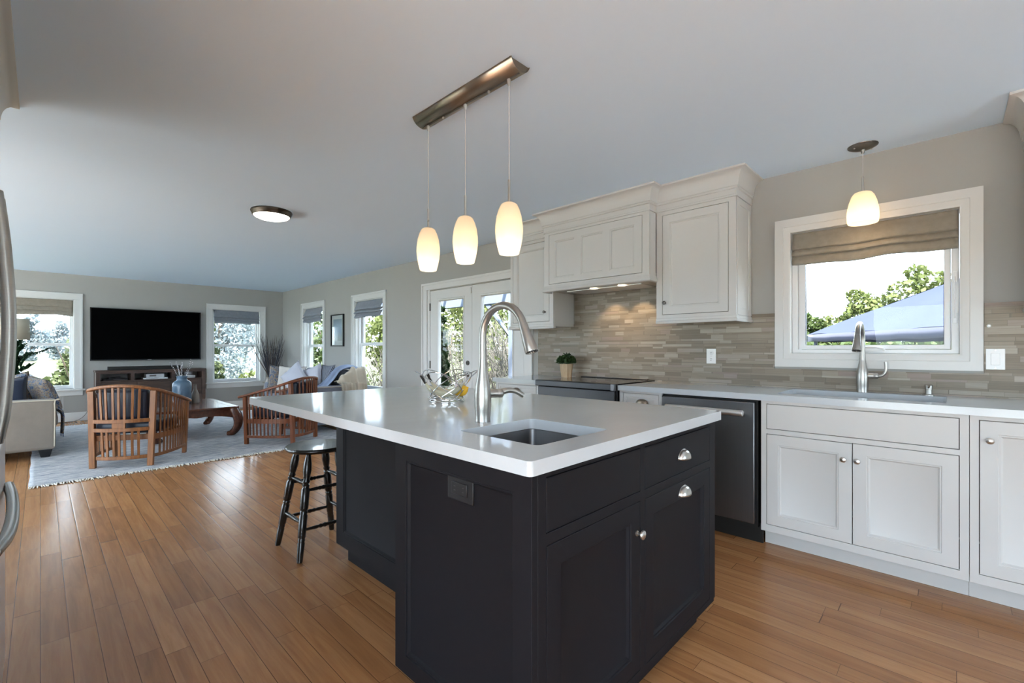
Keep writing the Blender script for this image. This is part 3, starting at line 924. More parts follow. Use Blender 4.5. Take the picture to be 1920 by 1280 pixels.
# ------------------------------------------------------------------ roman shades
def roman_shade(F, u0, u1, top, bot, mat, label, folds=(0.52, 0.72), name='roman_shade', bulge=0.03, seed=1, group=None, n_off=-0.03):
    rnd = random.Random(seed)
    hgt = top - bot
    f1, f2 = top - hgt * folds[0], top - hgt * folds[1]
    b = bulge
    prof = [(n_off, top), (n_off + .004, top - .02), (n_off + b * .55, f1 + .06), (n_off + b * .95, f1 + .02), (n_off + b, f1), (n_off + b * .8, f1 - .006), (n_off + b * .35, f1 + .012),
            (n_off + b * .45, f1 - .01), (n_off + b * 1.15, f2 + .012), (n_off + b * 1.2, f2), (n_off + b, f2 - .006), (n_off + b * .5, f2 + .012),
            (n_off + b * .6, f2 - .01), (n_off + b * 1.1, bot + .02), (n_off + b * 1.05, bot + .004), (n_off + b * .6, bot)]
    ph = [rnd.uniform(0, 6.3) for _ in range(4)]
    c = F[0] + F[1] * ((u0 + u1) / 2) + F[2] * top
    t = thing(name, label, 'window blind', tuple(c), group=group)
    m = MB()
    P = prof
    def fn(s, q):
        i = q * (len(P) - 1); k = min(int(i), len(P) - 2); fr = i - k
        n, z = P[k][0] * (1 - fr) + P[k + 1][0] * fr, P[k][1] * (1 - fr) + P[k + 1][1] * fr
        d = (top - z) / hgt
        u = u0 + (u1 - u0) * s
        z += d * 0.006 * (math.sin(s * 9 + ph[0]) + .6 * math.sin(s * 17 + ph[1]))
        n += d * 0.004 * math.sin(s * 11 + ph[2])
        return F[0] + F[1] * u + F[2] * z + F[3] * n
    m.grid(fn, 40, (len(P) - 1) * 2)
    obj('shade_cloth', m, mat, t, smooth=40, solid=0.004)
    obj('head_rail', MB().fbox(F, u0 + .005, u1 - .005, top - .03, top + .004, n_off - .035, n_off - .006), 'vinyl', t)
    return t
roman_shade(FY(YW), -0.806, 0.022, 1.985, 1.762, M['linen_warm'], 'wide taupe linen roman shade over the kitchen sink window', (0.5, 0.70), seed=3, n_off=-0.028)
roman_shade(FY(YW), -9.235, -8.42, 1.972, 1.70, M['linen_blue'], 'slate roman shade on the narrow window beside the corner, left of the framed print', seed=4, bulge=0.06)
roman_shade(FY(YW), -7.125, -6.28, 1.968, 1.70, M['linen_blue'], 'slate roman shade on the window right of the framed print', seed=5, bulge=0.06)
roman_shade(FT, 2.365, 3.17, 1.96, 1.70, M['linen_blue'], 'slate roman shade on the window right of the television', seed=6, bulge=0.05)
roman_shade(FT, -0.45, 0.37, 1.985, 1.735, M['linen_warm'], 'taupe linen roman shade on the window left of the television', (0.45, 0.72), seed=7)
roman_shade(FT, -1.46, -0.64, 1.985, 1.735, M['linen_warm'], 'taupe linen roman shade at the left picture edge beyond the metal handle', (0.45, 0.72), seed=8)

# ------------------------------------------------------------------ outside
GZ = -0.8
struct('lawn', MB().grid(lambda a, b: V(-330 + 620 * a, -300 + 600 * b, GZ - 0.012 * 0), 4, 4), 'grass', smooth=0)
struct('deck_floor', MB().box(-6.5, YW + WT + .02, GZ + 0.001, 4.5, 11.5, GZ + .06), 'deck', smooth=0)
struct('bounce_patio', MB().box(XB + WT + .02, -9, GZ, 14, YW + 3, -0.2).box(-9.8, -12, GZ, XB + WT + .019, -3.2 - WT - .02, -0.2).box(-3.3, -3.3, GZ, XB + WT + .019, -1.0 - WT - .02, -0.2), 'bounce_patio', smooth=0)  # unseen pale slabs added to bounce daylight up to the ceiling
struct('foundation', MB().box(XT - WT + .03, -1.0 - WT + .03, GZ, XB + WT - .03, YW + WT - .03, -0.121).box(XT - WT + .03, -3.2 - WT + .03, GZ, -3.45, -1.0 - WT + .03, -0.121), 'housewall', smooth=0)

def leaf_cloud(pts, size, rnd, flat=0.0, long=1.7):
    """one small pointed leaf (diamond, slightly folded) per point"""
    n = len(pts)
    mb = MB()
    for p in pts:
        a = Vector((rnd.gauss(0, 1), rnd.gauss(0, 1), rnd.gauss(0, 1) * (1 - flat))).normalized()
        b = a.cross(Vector((rnd.gauss(0, 1), rnd.gauss(0, 1), rnd.gauss(0, 1)))).normalized()
        s = size * rnd.uniform(0.6, 1.3)
        a = a * s * long / 2; b = b * s / 2
        mb.add([p - a, p + b, p + a, p - b], [(0, 1, 2, 3)])
    return mb
def blob_points(rnd, n, blobs):
    out = []
    tot = sum(b[3] ** 2 for b in blobs)
    for (x, y, z, r, sz) in blobs:
        for _ in range(int(n * r * r / tot)):
            d = Vector((rnd.gauss(0, 1), rnd.gauss(0, 1), rnd.gauss(0, 1))).normalized()
            k = rnd.uniform(0.55, 1.05) ** 0.6 * r
            out.append(Vector((x + d.x * k, y + d.y * k, z + d.z * k * sz)))
    return out
def branchy(mb, base, h, r, rnd, n=5, spread=0.5, seg=4):
    for _ in range(n):
        a = rnd.uniform(0, 2 * PI); s = rnd.uniform(.3, 1) * spread
        top = base + Vector((math.cos(a) * s, math.sin(a) * s, h * rnd.uniform(.7, 1)))
        mid = base.lerp(top, .5) + Vector((rnd.uniform(-.1, .1), rnd.uniform(-.1, .1), 0)) * spread
        mb.tube([base + (top - base) * 0 + V(math.cos(a), math.sin(a), 0) * r, mid, top], [r, r * .7, r * .25], seg)
def tree(name, label, cat, x, y, h, w, mat, seed, leaves=1500, size=0.1, group=None, z0=GZ, low=0.0, trunk='bark', blobs_n=12, shape='round'):
    rnd = random.Random(seed)
    t = thing(name, label, cat, (x, y, z0), group=group)
    bl = []
    for i in range(blobs_n):
        f = (i + .5) / blobs_n
        z = z0 + h * (low + (1 - low) * f)
        if shape == 'cone': rr = w / 2 * (1.02 - f) ** .8
        elif shape == 'column': rr = w / 2 * (1 - f ** 3) * .9 + .02
        else: rr = w / 2 * math.sin(PI * min(1, .12 + f * .86)) ** .7
        a = rnd.uniform(0, 2 * PI)
        off = rr * (.45 if shape == 'round' else .12)
        bl.append((x + math.cos(a) * off, y + math.sin(a) * off, z - .0, max(.05, rr * (.66 if shape == 'round' else .9)), .8 if shape != 'column' else 1.4))
    pts = [p for p in blob_points(rnd, leaves, bl) if p.z > z0 + .02]
    obj('foliage', leaf_cloud(pts, size, rnd), mat, t, smooth=0)
    tm = MB().tube([V(x, y, z0 - .02), V(x, y, z0 + h * .45), V(x + .03 * w, y, z0 + h * .8)], [max(.02, w * .035), max(.014, w * .025), .008], 7)
    branchy(tm, V(x, y, z0 + h * .25), h * .6, max(.01, w * .012), rnd, 6, w * .4)
    obj('trunk', tm, trunk, t)
    return t

# far tree line beyond the field
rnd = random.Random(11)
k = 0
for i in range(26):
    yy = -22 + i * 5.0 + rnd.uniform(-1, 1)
    tree('field_tree', 'haze-tinted blue grey tree in the row beyond the field', 'tree', -118 + rnd.uniform(-6, 6), yy, 7.6 + rnd.uniform(-1.2, 1.6), 4.4 + rnd.uniform(-.3, .4), M['leaf_haze'], 100 + i, 1700, 0.34, 'trees beyond the field', blobs_n=9)
# house across the field
def far_house():
    x, y = -78, 25.6
    t = thing('garden_house', 'small white house with a grey roof far across the field', 'house', (x, y, GZ))
    b = MB().box(x - 3, y - 2.6, GZ, x + 3, y + 2.6, GZ + 3.0)
    obj('house_wall', b, 'housewall', t)
    r = MB().hexa([V(x - 3.3, y - 2.9, GZ + 3), V(x + 3.3, y - 2.9, GZ + 3), V(x + 3.3, y + 2.9, GZ + 3), V(x - 3.3, y + 2.9, GZ + 3), V(x - 3.3, y - .05, GZ + 4.5), V(x + 3.3, y - .05, GZ + 4.5), V(x + 3.3, y + .05, GZ + 4.5), V(x - 3.3, y + .05, GZ + 4.5)])
    obj('roof', r, 'houseroof', t)
    for dy in (-1.3, 1.1):
        obj('house_window', MB().box(x + 2.99, y + dy - .45, GZ + 1.1, x + 3.03, y + dy + .45, GZ + 2.2), 'houseroof', t)
far_house()
# shrubs and trees close to the far wall windows
tree('garden_spruce', 'feathery pale green spruce outside the window left of the television', 'tree', -12.6, 0.62, 2.75, 1.75, M['leaf_spruce'], 21, 5200, 0.075, shape='cone', blobs_n=14)
tree('garden_pine', 'loose light green tree at the left of the window right of the television', 'tree', -12.6, 2.45, 3.2, 1.15, M['leaf_spruce'], 22, 2600, 0.075, shape='round')
tree('garden_tree', 'large haze-tinted blue green tree standing behind the white house view', 'tree', -32, 7.6, 6.2, 5.6, M['leaf_haze'], 23, 8000, 0.13)
for i, (x, y, hh, ww) in enumerate(((-12.3, 2.95, 1.25, .95), (-12.4, 3.6, 1.45, 1.0), (-12.2, 4.2, 1.6, .9))):
    tree('garden_bush', ('yellow green bush under the middle of the window right of the television', 'yellow green bush at the right of the window right of the television', 'pale green bush near the house corner outside')[i], 'bush', x, y, hh, ww, M['leaf_light'], 30 + i, 1700, 0.07, 'bushes under the far window')
# behind the side windows and the french door
tree('garden_tree', 'green tree filling the narrow window beside the corner', 'tree', -15.4, 7.2, 3.6, 2.4, M['leaf_mid'], 41, 3000, 0.10)
tree('garden_bush', 'pale green bush low in the narrow window beside the corner', 'bush', -13.2, 6.1, 1.5, 1.3, M['leaf_light'], 42, 1500, 0.08)
tree('garden_tree', 'bright green tree top in the window right of the framed print', 'tree', -12.6, 8.1, 3.8, 2.6, M['leaf_light'], 43, 3600, 0.10, low=.35)
def twig_bush(x, y, h, w, seed, label, n=170, mat='twig', leaves=500):
    rnd = random.Random(seed)
    t = thing('garden_shrub', label, 'shrub', (x, y, GZ), group='bare twiggy shrubs')
    m = MB()
    for _ in range(n):
        a = rnd.uniform(0, 2 * PI); r0 = rnd.uniform(0, w * .3); s = rnd.uniform(.2, 1) * w / 2
        p0 = V(x + math.cos(a) * r0, y + math.sin(a) * r0, GZ)
        p2 = V(x + math.cos(a) * (r0 + s) + rnd.uniform(-.3, .3), y + math.sin(a) * (r0 + s) + rnd.uniform(-.3, .3), GZ + h * rnd.uniform(.5, 1.02))
        p1 = p0.lerp(p2, .5) + V(rnd.uniform(-.12, .12), rnd.uniform(-.12, .12), rnd.uniform(0, .25))
        m.tube([p0, p1, p2], [.011, .008, .003], 4)
        for _ in range(4):
            q0 = p1.lerp(p2, rnd.uniform(-.6, .9)); q1 = q0 + V(rnd.gauss(0, .22), rnd.gauss(0, .22), rnd.uniform(.05, .4))
            m.tube([q0, q1], [.005, .002], 3)
    obj('branches', m, mat, t)
    pts = [V(x + rnd.gauss(0, w * .26), y + rnd.gauss(0, w * .26), GZ + h * min(1.05, rnd.uniform(.1, 1) ** .6)) for _ in range(leaves)]
    obj('foliage', leaf_cloud(pts, .055, rnd), M['leaf_light'], t, smooth=0)
    return t
twig_bush(-9.6, 6.1, 2.1, 1.7, 51, 'bare twiggy shrub low in the window right of the framed print')
twig_bush(-7.7, 6.7, 2.7, 2.2, 52, 'bare twiggy shrub behind the left french door pane', 200)
twig_bush(-6.1, 6.9, 2.75, 2.1, 53, 'bare twiggy shrub behind the right french door pane', 220)
tree('garden_cedar', 'tall dark green column cedar behind the left french door pane', 'tree', -6.55, 4.95, 3.2, 0.62, M['leaf_cedar'], 54, 5200, 0.05, shape='cone', blobs_n=16)
tree('garden_tree', 'light green tree above the shrubs behind the left french door pane', 'tree', -10.6, 9.6, 4.6, 3.4, M['leaf_light'], 55, 3800, 0.11, low=.3)
tree('garden_tree', 'light green tree above the shrubs behind the right french door pane', 'tree', -8.0, 10.2, 3.4, 2.6, M['leaf_light'], 56, 2600, 0.11, low=.3)

def pergola():
    t = thing('garden_pergola', 'pale blue grey wooden pergola outside the french doors', 'pergola', (-4.6, 5.2, GZ))
    y1 = 5.55
    obj('beam', MB().box(-9.6, y1 - .05, 1.98, -2.2, y1 + .05, 2.16), 'bluewood', t, bevel=.005)
    for x in (-5.34, -2.3, -9.4):
        p = MB().box(x - .06, y1 - .06, GZ, x + .06, y1 + .06, 1.98)
        obj('post', p, 'bluewood', t, bevel=.005)
    br = MB()
    br.hexa([V(-5.40, y1 - .03, 1.40), V(-5.34, y1 - .03, 1.32), V(-5.34, y1 + .03, 1.32), V(-5.40, y1 + .03, 1.40), V(-6.02, y1 - .03, 1.98), V(-5.90, y1 - .03, 1.98), V(-5.90, y1 + .03, 1.98), V(-6.02, y1 + .03, 1.98)])
    obj('brace', br, 'bluewood', t)
    for i in range(14):
        x = -9.3 + i * .55
        obj('rafter', MB().box(x - .02, YW + WT + .02, 2.16, x + .02, y1 + .35, 2.28), 'bluewood', t)
pergola()

def gazebo():
    e = 1.385
    A = V(-1.467, 7.486, e); d = V(.61, -.79, 0).normalized(); q = V(d.y * -1, d.x, 0); L = 3.5
    q = V(.79, .61, 0).normalized()
    B, Cc, D = A + d * L, A + d * L + q * L, A + q * L
    ap = A + d * L / 2 + q * L / 2 + V(0, 0, .98)
    t = thing('garden_gazebo', 'blue cloth gazebo with a dark valance outside the sink window', 'gazebo', (ap.x, ap.y, GZ))
    m = MB()
    cs_ = [A, B, Cc, D]
    for i in range(4):
        p, r = cs_[i], cs_[(i + 1) % 4]
        def fn(a, b, p=p, r=r):
            base = p.lerp(r, a)
            v = base.lerp(ap, b)
            sag = -.05 * math.sin(PI * b) * math.sin(PI * a)
            wr = .008 * math.sin(23 * a + 9 * b) * (1 - b)
            return v + V(0, 0, sag + wr)
        m.grid(fn, 20, 14)
    o = obj('canopy', m, 'canopy', t, smooth=60)
    m = MB()
    for i in range(4):
        p, r = cs_[i], cs_[(i + 1) % 4]
        m.grid(lambda a, b, p=p, r=r: p.lerp(r, a) + V(0, 0, -.10 * b + .006 * b * math.sin(a * 40)), 24, 2)
    obj('valance', m, 'valance', t, solid=.003)
    for p in cs_:
        inn = p.lerp(V(ap.x, ap.y, p.z), .04)
        obj('post', MB().tube([V(inn.x, inn.y, GZ + .06), V(inn.x, inn.y, e)], .022, 10), 'bluewood', t)
        obj('brace', MB().tube([V(inn.x, inn.y, e - .45), inn.lerp(V(ap.x, ap.y, e), .28)], .012, 8), 'bluewood', t)
gazebo()
for i, (x, y, hh, ww, lf) in enumerate(((-3.0, 15.3, 3.0, 1.9, 'leaf_mid'), (-2.05, 15.9, 3.65, 2.2, 'leaf_light'), (-0.55, 15.2, 4.05, 2.3, 'leaf_light'))):
    tree('garden_tree', ('leafy green tree at the far left of the sink window view', 'taller yellow green tree left of centre in the sink window view', 'yellow green tree standing above the blue gazebo roof')[i], 'tree', x, y, hh, ww, M[lf], 61 + i, 9000, .08, low=.1)
tree('garden_tree', 'thin half bare tree between the leafy trees in the sink window view', 'tree', -1.45, 15.6, 3.2, 0.8, M['leaf_light'], 64, 420, .07, low=.2)
def hedge():
    rnd = random.Random(70)
    t = thing('garden_hedge', 'clipped green hedge seen under the gazebo valance', 'hedge', (0, 13, GZ))
    pts = [V(rnd.uniform(-5, 5), 13 + rnd.uniform(-.4, .4), GZ + rnd.uniform(.05, 2.15)) for _ in range(9000)]
    obj('foliage', leaf_cloud(pts, .11, rnd), M['leaf_mid'], t, smooth=0)
    b = MB()
    for i in range(12):
        branchy(b, V(-4.8 + i * .87, 13, GZ), 1.9, .02, rnd, 5, .5)
    obj('branches', b, 'bark', t)
hedge()

# ------------------------------------------------------------------ kitchen: base run along the right-hand wall
YF = 3.005          # face of the base cabinets
FC = FY(YF)
def base_cabinet(name, label, x0, x1, fronts, toe=True, frame_holes=None):
    """fronts: list of (kind, u0,u1,v0,v1, handle) ; inset in a face frame"""
    t = thing(name, label, 'cabinet', ((x0 + x1) / 2, 3.3, 0))
    g = 0.0028
    holes = frame_holes or [f[1:5] for f in fronts]
    holes = [(a - g, b + g, c - g, d + g) for a, b, c, d in holes]
    body = MB()
    body.box(x0 + .001, YF + .0215, 0.102, x0 + .019, YW - .015, 0.874)
    body.box(x1 - .019, YF + .0215, 0.102, x1 - .001, YW - .015, 0.874)
    body.box(x0 + .019, YF + .0215, 0.102, x1 - .019, YW - .015, 0.095)
    body.box(x0 + .019, YW - .03, 0.118, x1 - .019, YW - .015, 0.874)
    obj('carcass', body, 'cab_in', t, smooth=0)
    obj('face_frame', face_frame(FC, x0 + .0005, x1 - .0005, 0.10, 0.8755, holes, 0, .0205), 'cab', t, smooth=0, bevel=.0008, seg=1)
    if toe:
        obj('toe_kick', MB().box(x0, YF + .09, 0.0, x1, YF + .105, 0.10), 'cab', t, smooth=0)
    for f in fronts:
        kind, u0, u1, v0, v1, hd = f
        if kind == 'door': o = obj('door', panel_door(FC, u0, u1, v0, v1), 'cab', t)
        elif kind == 'drawer': o = obj('drawer_front', slab_front(FC, u0, u1, v0, v1), 'cab', t)
        elif kind == 'beaddrawer': o = obj('drawer_front', panel_door(FC, u0, u1, v0, v1, .028, .006), 'cab', t)
        else: o = obj('false_front', slab_front(FC, u0, u1, v0, v1), 'cab', t)
        if hd:
            if hd[0] == 'knob': obj('knob', knob_mb(FC, hd[1], hd[2]), 'nickel', o)
            else: obj('cup_pull', cup_mb(FC, hd[1], hd[2], a=.045, b=.032, c=.024), 'barmetal', o, solid=.0015)
    return t
base_cabinet('sink_base_cabinet', 'white inset sink base cabinet with two doors under the window', -0.828, 0.0545, [
    ('false', -0.796, 0.020, 0.711, 0.855, None), ('door', -0.796, -0.3875, 0.144, 0.677, ('knob', -0.423, 0.59)), ('door', -0.3835, 0.020, 0.144, 0.679, ('knob', -0.363, 0.59))])
base_cabinet('base_cabinet', 'white base cabinet with one knob, cut off by the right picture edge', 0.0555, 0.62, [
    ('door', 0.089, 0.585, 0.147, 0.853, ('knob', 0.121, 0.766))])
base_cabinet('drawer_cabinet', 'narrow white drawer cabinet between the range and the dishwasher', -1.790, -1.456, [
    ('beaddrawer', -1.758, -1.482, 0.722, 0.858, ('cup', -1.605, 0.79)), ('beaddrawer', -1.758, -1.482, 0.44, 0.69, ('cup', -1.605, 0.565)), ('beaddrawer', -1.758, -1.482, 0.144, 0.41, ('cup', -1.605, 0.28))])
base_cabinet('drawer_cabinet', 'white base cabinet left of the range, beside the french doors', -3.115, -2.582, [
    ('beaddrawer', -3.085, -2.612, 0.722, 0.858, ('cup', -2.85, 0.80)), ('door', -3.085, -2.612, 0.144, 0.69, ('knob', -2.66, 0.61))])

# dishwasher
t = thing('dishwasher', 'dark stainless dishwasher with a long bar handle', 'dishwasher', (-1.148, 3.3, 0))
obj('tub', MB().box(-1.446, 3.03, 0.10, -0.85, 3.60, 0.868), 'darkgap', t, smooth=0)
dwd = obj('door', MB().box(-1.446, 2.982, 0.128, -0.858, 3.03, 0.862), 'appl', t, bevel=.006)
hm = MB().tube([V(-1.392, 2.925, .797), V(-0.905, 2.925, .797)], .0185, 18)
for x in (-1.372, -0.925): hm.tube([V(x, 2.925, .797), V(x, 2.985, .797)], .009, 10)
obj('handle', hm, 'applbar', dwd, bevel=.003)
obj('kick_panel', MB().box(-1.446, 3.06, 0.0, -0.832, 3.075, 0.115), 'darkgap', t, smooth=0)

# range
t = thing('range', 'dark stainless slide-in range with a black glass cooktop', 'range', (-2.186, 3.28, 0))
obj('body', MB().box(-2.566, 3.0, 0.03, -1.806, 3.60, 0.870), 'applrange', t, bevel=.003)
obj('cooktop', MB().box(-2.560, 3.005, 0.871, -1.812, 3.615, 0.920), 'blackgl', t, bevel=.003)
obj('front_lip', MB().box(-2.574, 2.945, 0.872, -1.798, 3.004, 0.922), 'applrange', t, bevel=.006)
ep = MB().box(-1.830, 2.940, 0.870, -1.797, 2.968, 0.924)
obj('end_cap', ep, 'appl', t, bevel=.004)
obj('control_panel', MB().box(-2.560, 2.968, 0.775, -1.812, 2.998, 0.868), 'applrange', t, bevel=.004)
od = obj('oven_door', MB().box(-2.560, 2.965, 0.235, -1.812, 2.998, 0.765), 'blackgl', t, bevel=.005)
hb = MB().tube([V(-2.52, 2.915, .725), V(-1.85, 2.915, .725)], .012, 12)
for x in (-2.49, -1.88): hb.tube([V(x, 2.915, .725), V(x, 2.968, .725)], .009, 8)
obj('handle', hb, 'applrange', od)
obj('storage_drawer', MB().box(-2.560, 2.968, 0.08, -1.812, 2.998, 0.228), 'applrange', t, bevel=.005)
vt = MB().box(-2.545, 3.57, 0.9205, -1.86, 3.60, 0.929)
obj('rear_vent_trim', vt, 'pewter', t, bevel=.004)
for x, y, r in ((-2.36, 3.15, .10), (-2.36, 3.42, .08), (-2.0, 3.15, .08), (-2.0, 3.42, .10)):
    rg = MB()
    rg.grid(lambda a, b, x=x, y=y, r=r: V(x + (r - .003 * b) * math.cos(2 * PI * a), y + (r - .003 * b) * math.sin(2 * PI * a), .9204), 40, 1)
    obj('burner_ring', rg, 'pewter', t, smooth=0)

# counters
def counter(name, label, x0, x1, y0, y1, z0, z1, hole=None, corner=0.012, hr=0.02):
    mb = MB()
    def rr(a0, a1, b0, b1, r, n=6):
        P = []
        for cx, cy, s in ((a1 - r, b1 - r, 0), (a0 + r, b1 - r, 90), (a0 + r, b0 + r, 180), (a1 - r, b0 + r, 270)):
            for k in range(n + 1):
                a = R(s + 90 * k / n); P.append((cx + r * math.cos(a), cy + r * math.sin(a)))
        return P
    bm = bmesh.new()
    def layer(z):
        vo = [bm.verts.new((x, y, z)) for x, y in rr(x0, x1, y0, y1, corner)]
        eo = [bm.edges.new((vo[i], vo[(i + 1) % len(vo)])) for i in range(len(vo))]
        vi = []
        if hole:
            vi = [bm.verts.new((x, y, z)) for x, y in rr(*hole, hr)]
            eo += [bm.edges.new((vi[i], vi[(i + 1) % len(vi)])) for i in range(len(vi))]
        bmesh.ops.triangle_fill(bm, use_beauty=True, use_dissolve=False, edges=eo)
        return vo, vi
    a, ai = layer(z0); b, bi = layer(z1)
    for p, q in ((a, b), (ai, bi)):
        for i in range(len(p)):
            j = (i + 1) % len(p); bm.faces.new((p[i], p[j], q[j], q[i]))
    bmesh.ops.recalc_face_normals(bm, faces=bm.faces)
    bm.verts.index_update()
    mb.v = [tuple(v.co) for v in bm.verts]; mb.f = [tuple(v.index for v in f.verts) for f in bm.faces]
    bm.free()
    o = obj(name, mb, 'quartz', smooth=30, bevel=.002)
    return tag(o, label, 'countertop')
SK = (-0.772, -0.024, 3.125, 3.520)
counter('countertop', 'long white quartz countertop with the undermount sink below the window', -1.793, 1.0, 2.98, YW - .0105, 0.877, 0.914, SK, .004)
counter('countertop', 'short white quartz countertop left of the range', -3.14, -2.577, 2.98, YW - .0105, 0.877, 0.914, None, .004)

def sink(name, label, x0, x1, y0, y1, ztop, depth, r=0.02):
    t = thing(name, label, 'sink', ((x0 + x1) / 2, (y0 + y1) / 2, ztop - depth))
    m = MB()
    def rr(a0, a1, b0, b1, r, z, n=5):
        P = []
        for cx, cy, s in ((a1 - r, b1 - r, 0), (a0 + r, b1 - r, 90), (a0 + r, b0 + r, 180), (a1 - r, b0 + r, 270)):
            for k in range(n + 1):
                a = R(s + 90 * k / n); P.append(V(cx + r * math.cos(a), cy + r * math.sin(a), z))
        return P
    L = [rr(x0 - .018, x1 + .018, y0 - .018, y1 + .018, r, ztop - .001), rr(x0 - .001, x1 + .001, y0 - .001, y1 + .001, r, ztop - .001), rr(x0, x1, y0, y1, r, ztop - .004), rr(x0, x1, y0, y1, r, ztop - depth + .02), rr(x0 + .006, x1 - .006, y0 + .006, y1 - .006, r, ztop - depth + .006), rr(x0 + .02, x1 - .02, y0 + .02, y1 - .02, r, ztop - depth)]
    vs = [p for l in L for p in l]; n = len(L[0]); fs = []
    for i in range(len(L) - 1):
        for k in range(n):
            fs.append((i * n + k, i * n + (k + 1) % n, (i + 1) * n + (k + 1) % n, (i + 1) * n + k))
    fs.append(tuple((len(L) - 1) * n + k for k in range(n)))
    m.add(vs, fs)
    obj('basin', m, 'sinksteel', t, smooth=50)
    obj('drain', MB().lathe([(.045, 0), (.045, .003), (.030, .004), (.028, -.001)], 24, V((x0 + x1) / 2, (y0 + y1) / 2, ztop - depth + .0005)), 'chrome', t)
    return t
sink('sink', 'wide stainless undermount sink under the kitchen window', *SK, 0.877, 0.20)

def faucet(label, loc, ang, hand_ang, hand='blade'):
    t = thing('faucet', label, 'faucet', loc, world=False)
    D = V(math.cos(ang), math.sin(ang), 0); Hd = V(math.cos(hand_ang), math.sin(hand_ang), 0)
    obj('body', MB().lathe([(.028, 0), (.0285, .004), (.0275, .008), (.030, .04), (.0318, .075), (.0315, .10), (.028, .135), (.022, .165), (.0165, .20), (.0142, .235), (.0138, .262)], 32), 'steel', t, smooth=60)
    c, r = .104, .104
    path = [V(0, 0, .258), V(0, 0, .29)]
    for k in range(0, 15):
        a = R(180 - k * 11.6)
        path.append(D * (c + r * math.cos(a)) + EZ * (.318 + r * math.sin(a)))
    obj('spout', MB().tube(path, .0140, 18), 'steel', t, smooth=60)
    end = path[-1]; d = (path[-1] - path[-2]).normalized()
    hp = MB().lathe([(.0146, -.004), (.0155, 0), (.0158, .004), (.0165, .02), (.0205, .06), (.0235, .096), (.0225, .100), (.020, .098), (.0195, .094), (.0001, .094)], 24, end, d)
    hd_ = obj('spray_head', hp, 'steel', t, smooth=50)
    nz = MB()
    for k in range(10):
        a = 2 * PI * k / 10
        e1 = d.cross(EZ).normalized(); e2 = d.cross(e1)
        nz.lathe([(.0024, 0), (.0018, .006)], 6, end + d * .0935 + (e1 * math.cos(a) + e2 * math.sin(a)) * .0135, d)
    obj('nozzle', nz, 'black', hd_)
    b = MB().tube([end + d * .03 - D * .016 + V(0, 0, 0), end + d * .045 - D * .0195], .004, 8)
    obj('spray_button', b, 'black', hd_)
    m = MB()
    z = .103
    m.lathe([(.0165, 0), (.0165, .030), (.0155, .034), (.0165, .036), (.0165, .050), (.010, .056)], 20, Hd * .024 + EZ * z, Hd)
    if hand == 'blade':
        pts = [Hd * .070 + EZ * (z + .004), Hd * .10 + EZ * (z + .010), Hd * .13 + EZ * (z + .004), Hd * .158 + EZ * (z - .012)]
        m.tube(spline(pts, 5), [.0125, .0122, .012, .0115, .011, .0105, .010, .0095, .009, .0088, .0088, .009, .0093, .0096, .0098, .0095], 12)
    else:
        pts = [Hd * .070 + EZ * z, Hd * .095 + EZ * (z + .004), Hd * .112 + EZ * (z + .028), Hd * .114 + EZ * (z + .062), Hd * .112 + EZ * (z + .088)]
        m.tube(spline(pts, 4), .0085, 12)
    obj('handle', m, 'steel', t, smooth=60)
    return t
faucet('tall gooseneck pull-down faucet standing on the island', (-1.25, 1.137, .914), 0.0, R(62))
faucet('gooseneck pull-down faucet standing behind the window sink', (-0.406, 3.565, .914), R(-90), R(0), 'hook')

t = thing('soap_dispenser', 'small nickel soap dispenser on the counter right of the window faucet', 'soap dispenser', (-0.101, 3.585, .914), world=False)
obj('base', MB().lathe([(.024, 0), (.024, .004), (.015, .007), (.0145, .03)], 20), 'steel', t)
obj('pump', MB().lathe([(.0145, .03), (.0145, .034), (.017, .036), (.017, .058), (.014, .062)], 20).tube([V(0, 0, .05), V(0, -.03, .056), V(0, -.05, .048)], [.008, .006, .005], 10), 'steel', t)

def plate(name, label, cat, x0, x1, z0, z1):
    t = thing(name, label, cat, ((x0 + x1) / 2, YW - .01, (z0 + z1) / 2))
    F = FY(YW - .0105)
    obj('cover_plate', MB().fbox(F, x0, x1, z0, z1, 0, .006), 'switch', t, bevel=.002)
    return t, F
t, F = plate('wall_outlet', 'white duplex wall outlet on the stone tile beside the window', 'outlet', -1.387, -1.316, 1.070, 1.185)
for zc in (1.152, 1.103):
    r = obj('receptacle', MB().lathe([(.017, 0), (.0165, .003)], 20, V(-1.3515, YW - .0165, zc), -EY), 'switch', t)
    s = MB()
    for dx in (-.006, .006): s.fbox(F, -1.3515 + dx - .0012, -1.3515 + dx + .0012, zc, zc + .009, .0088, .0093)
    s.lathe([(.0026, 0), (.0026, .0006)], 10, V(-1.3515, YW - .0193, zc - .008), -EY)
    obj('slots', s, 'black', r)
obj('screw', MB().lathe([(.003, 0), (.003, .001)], 10, V(-1.3515, YW - .0165, 1.1275), -EY), 'nickel', t)
t, F = plate('light_switch', 'white rocker light switch plate right of the window', 'light switch', 0.130, 0.203, 1.070, 1.184)
obj('rocker', MB().fbox(F, .149, .184, 1.094, 1.160, .006, .010), 'switch', t, bevel=.002)
for z in (1.078, 1.176): obj('screw', MB().lathe([(.003, 0), (.003, .001)], 10, V(.1665, YW - .0165, z), -EY), 'nickel', t)
t = thing('wall_hook', 'tiny white peg fixed at the right of the window casing', 'hook', (.142, YW - .01, 1.31))
obj('base_plate', MB().lathe([(.009, 0), (.009, .003)], 12, V(.142, YW - .0105, 1.31), -EY), 'switch', t)
obj('peg', MB().lathe([(.005, .003), (.006, .016), (.008, .022), (.004, .026)], 12, V(.142, YW - .0105, 1.31), -EY), 'switch', t)

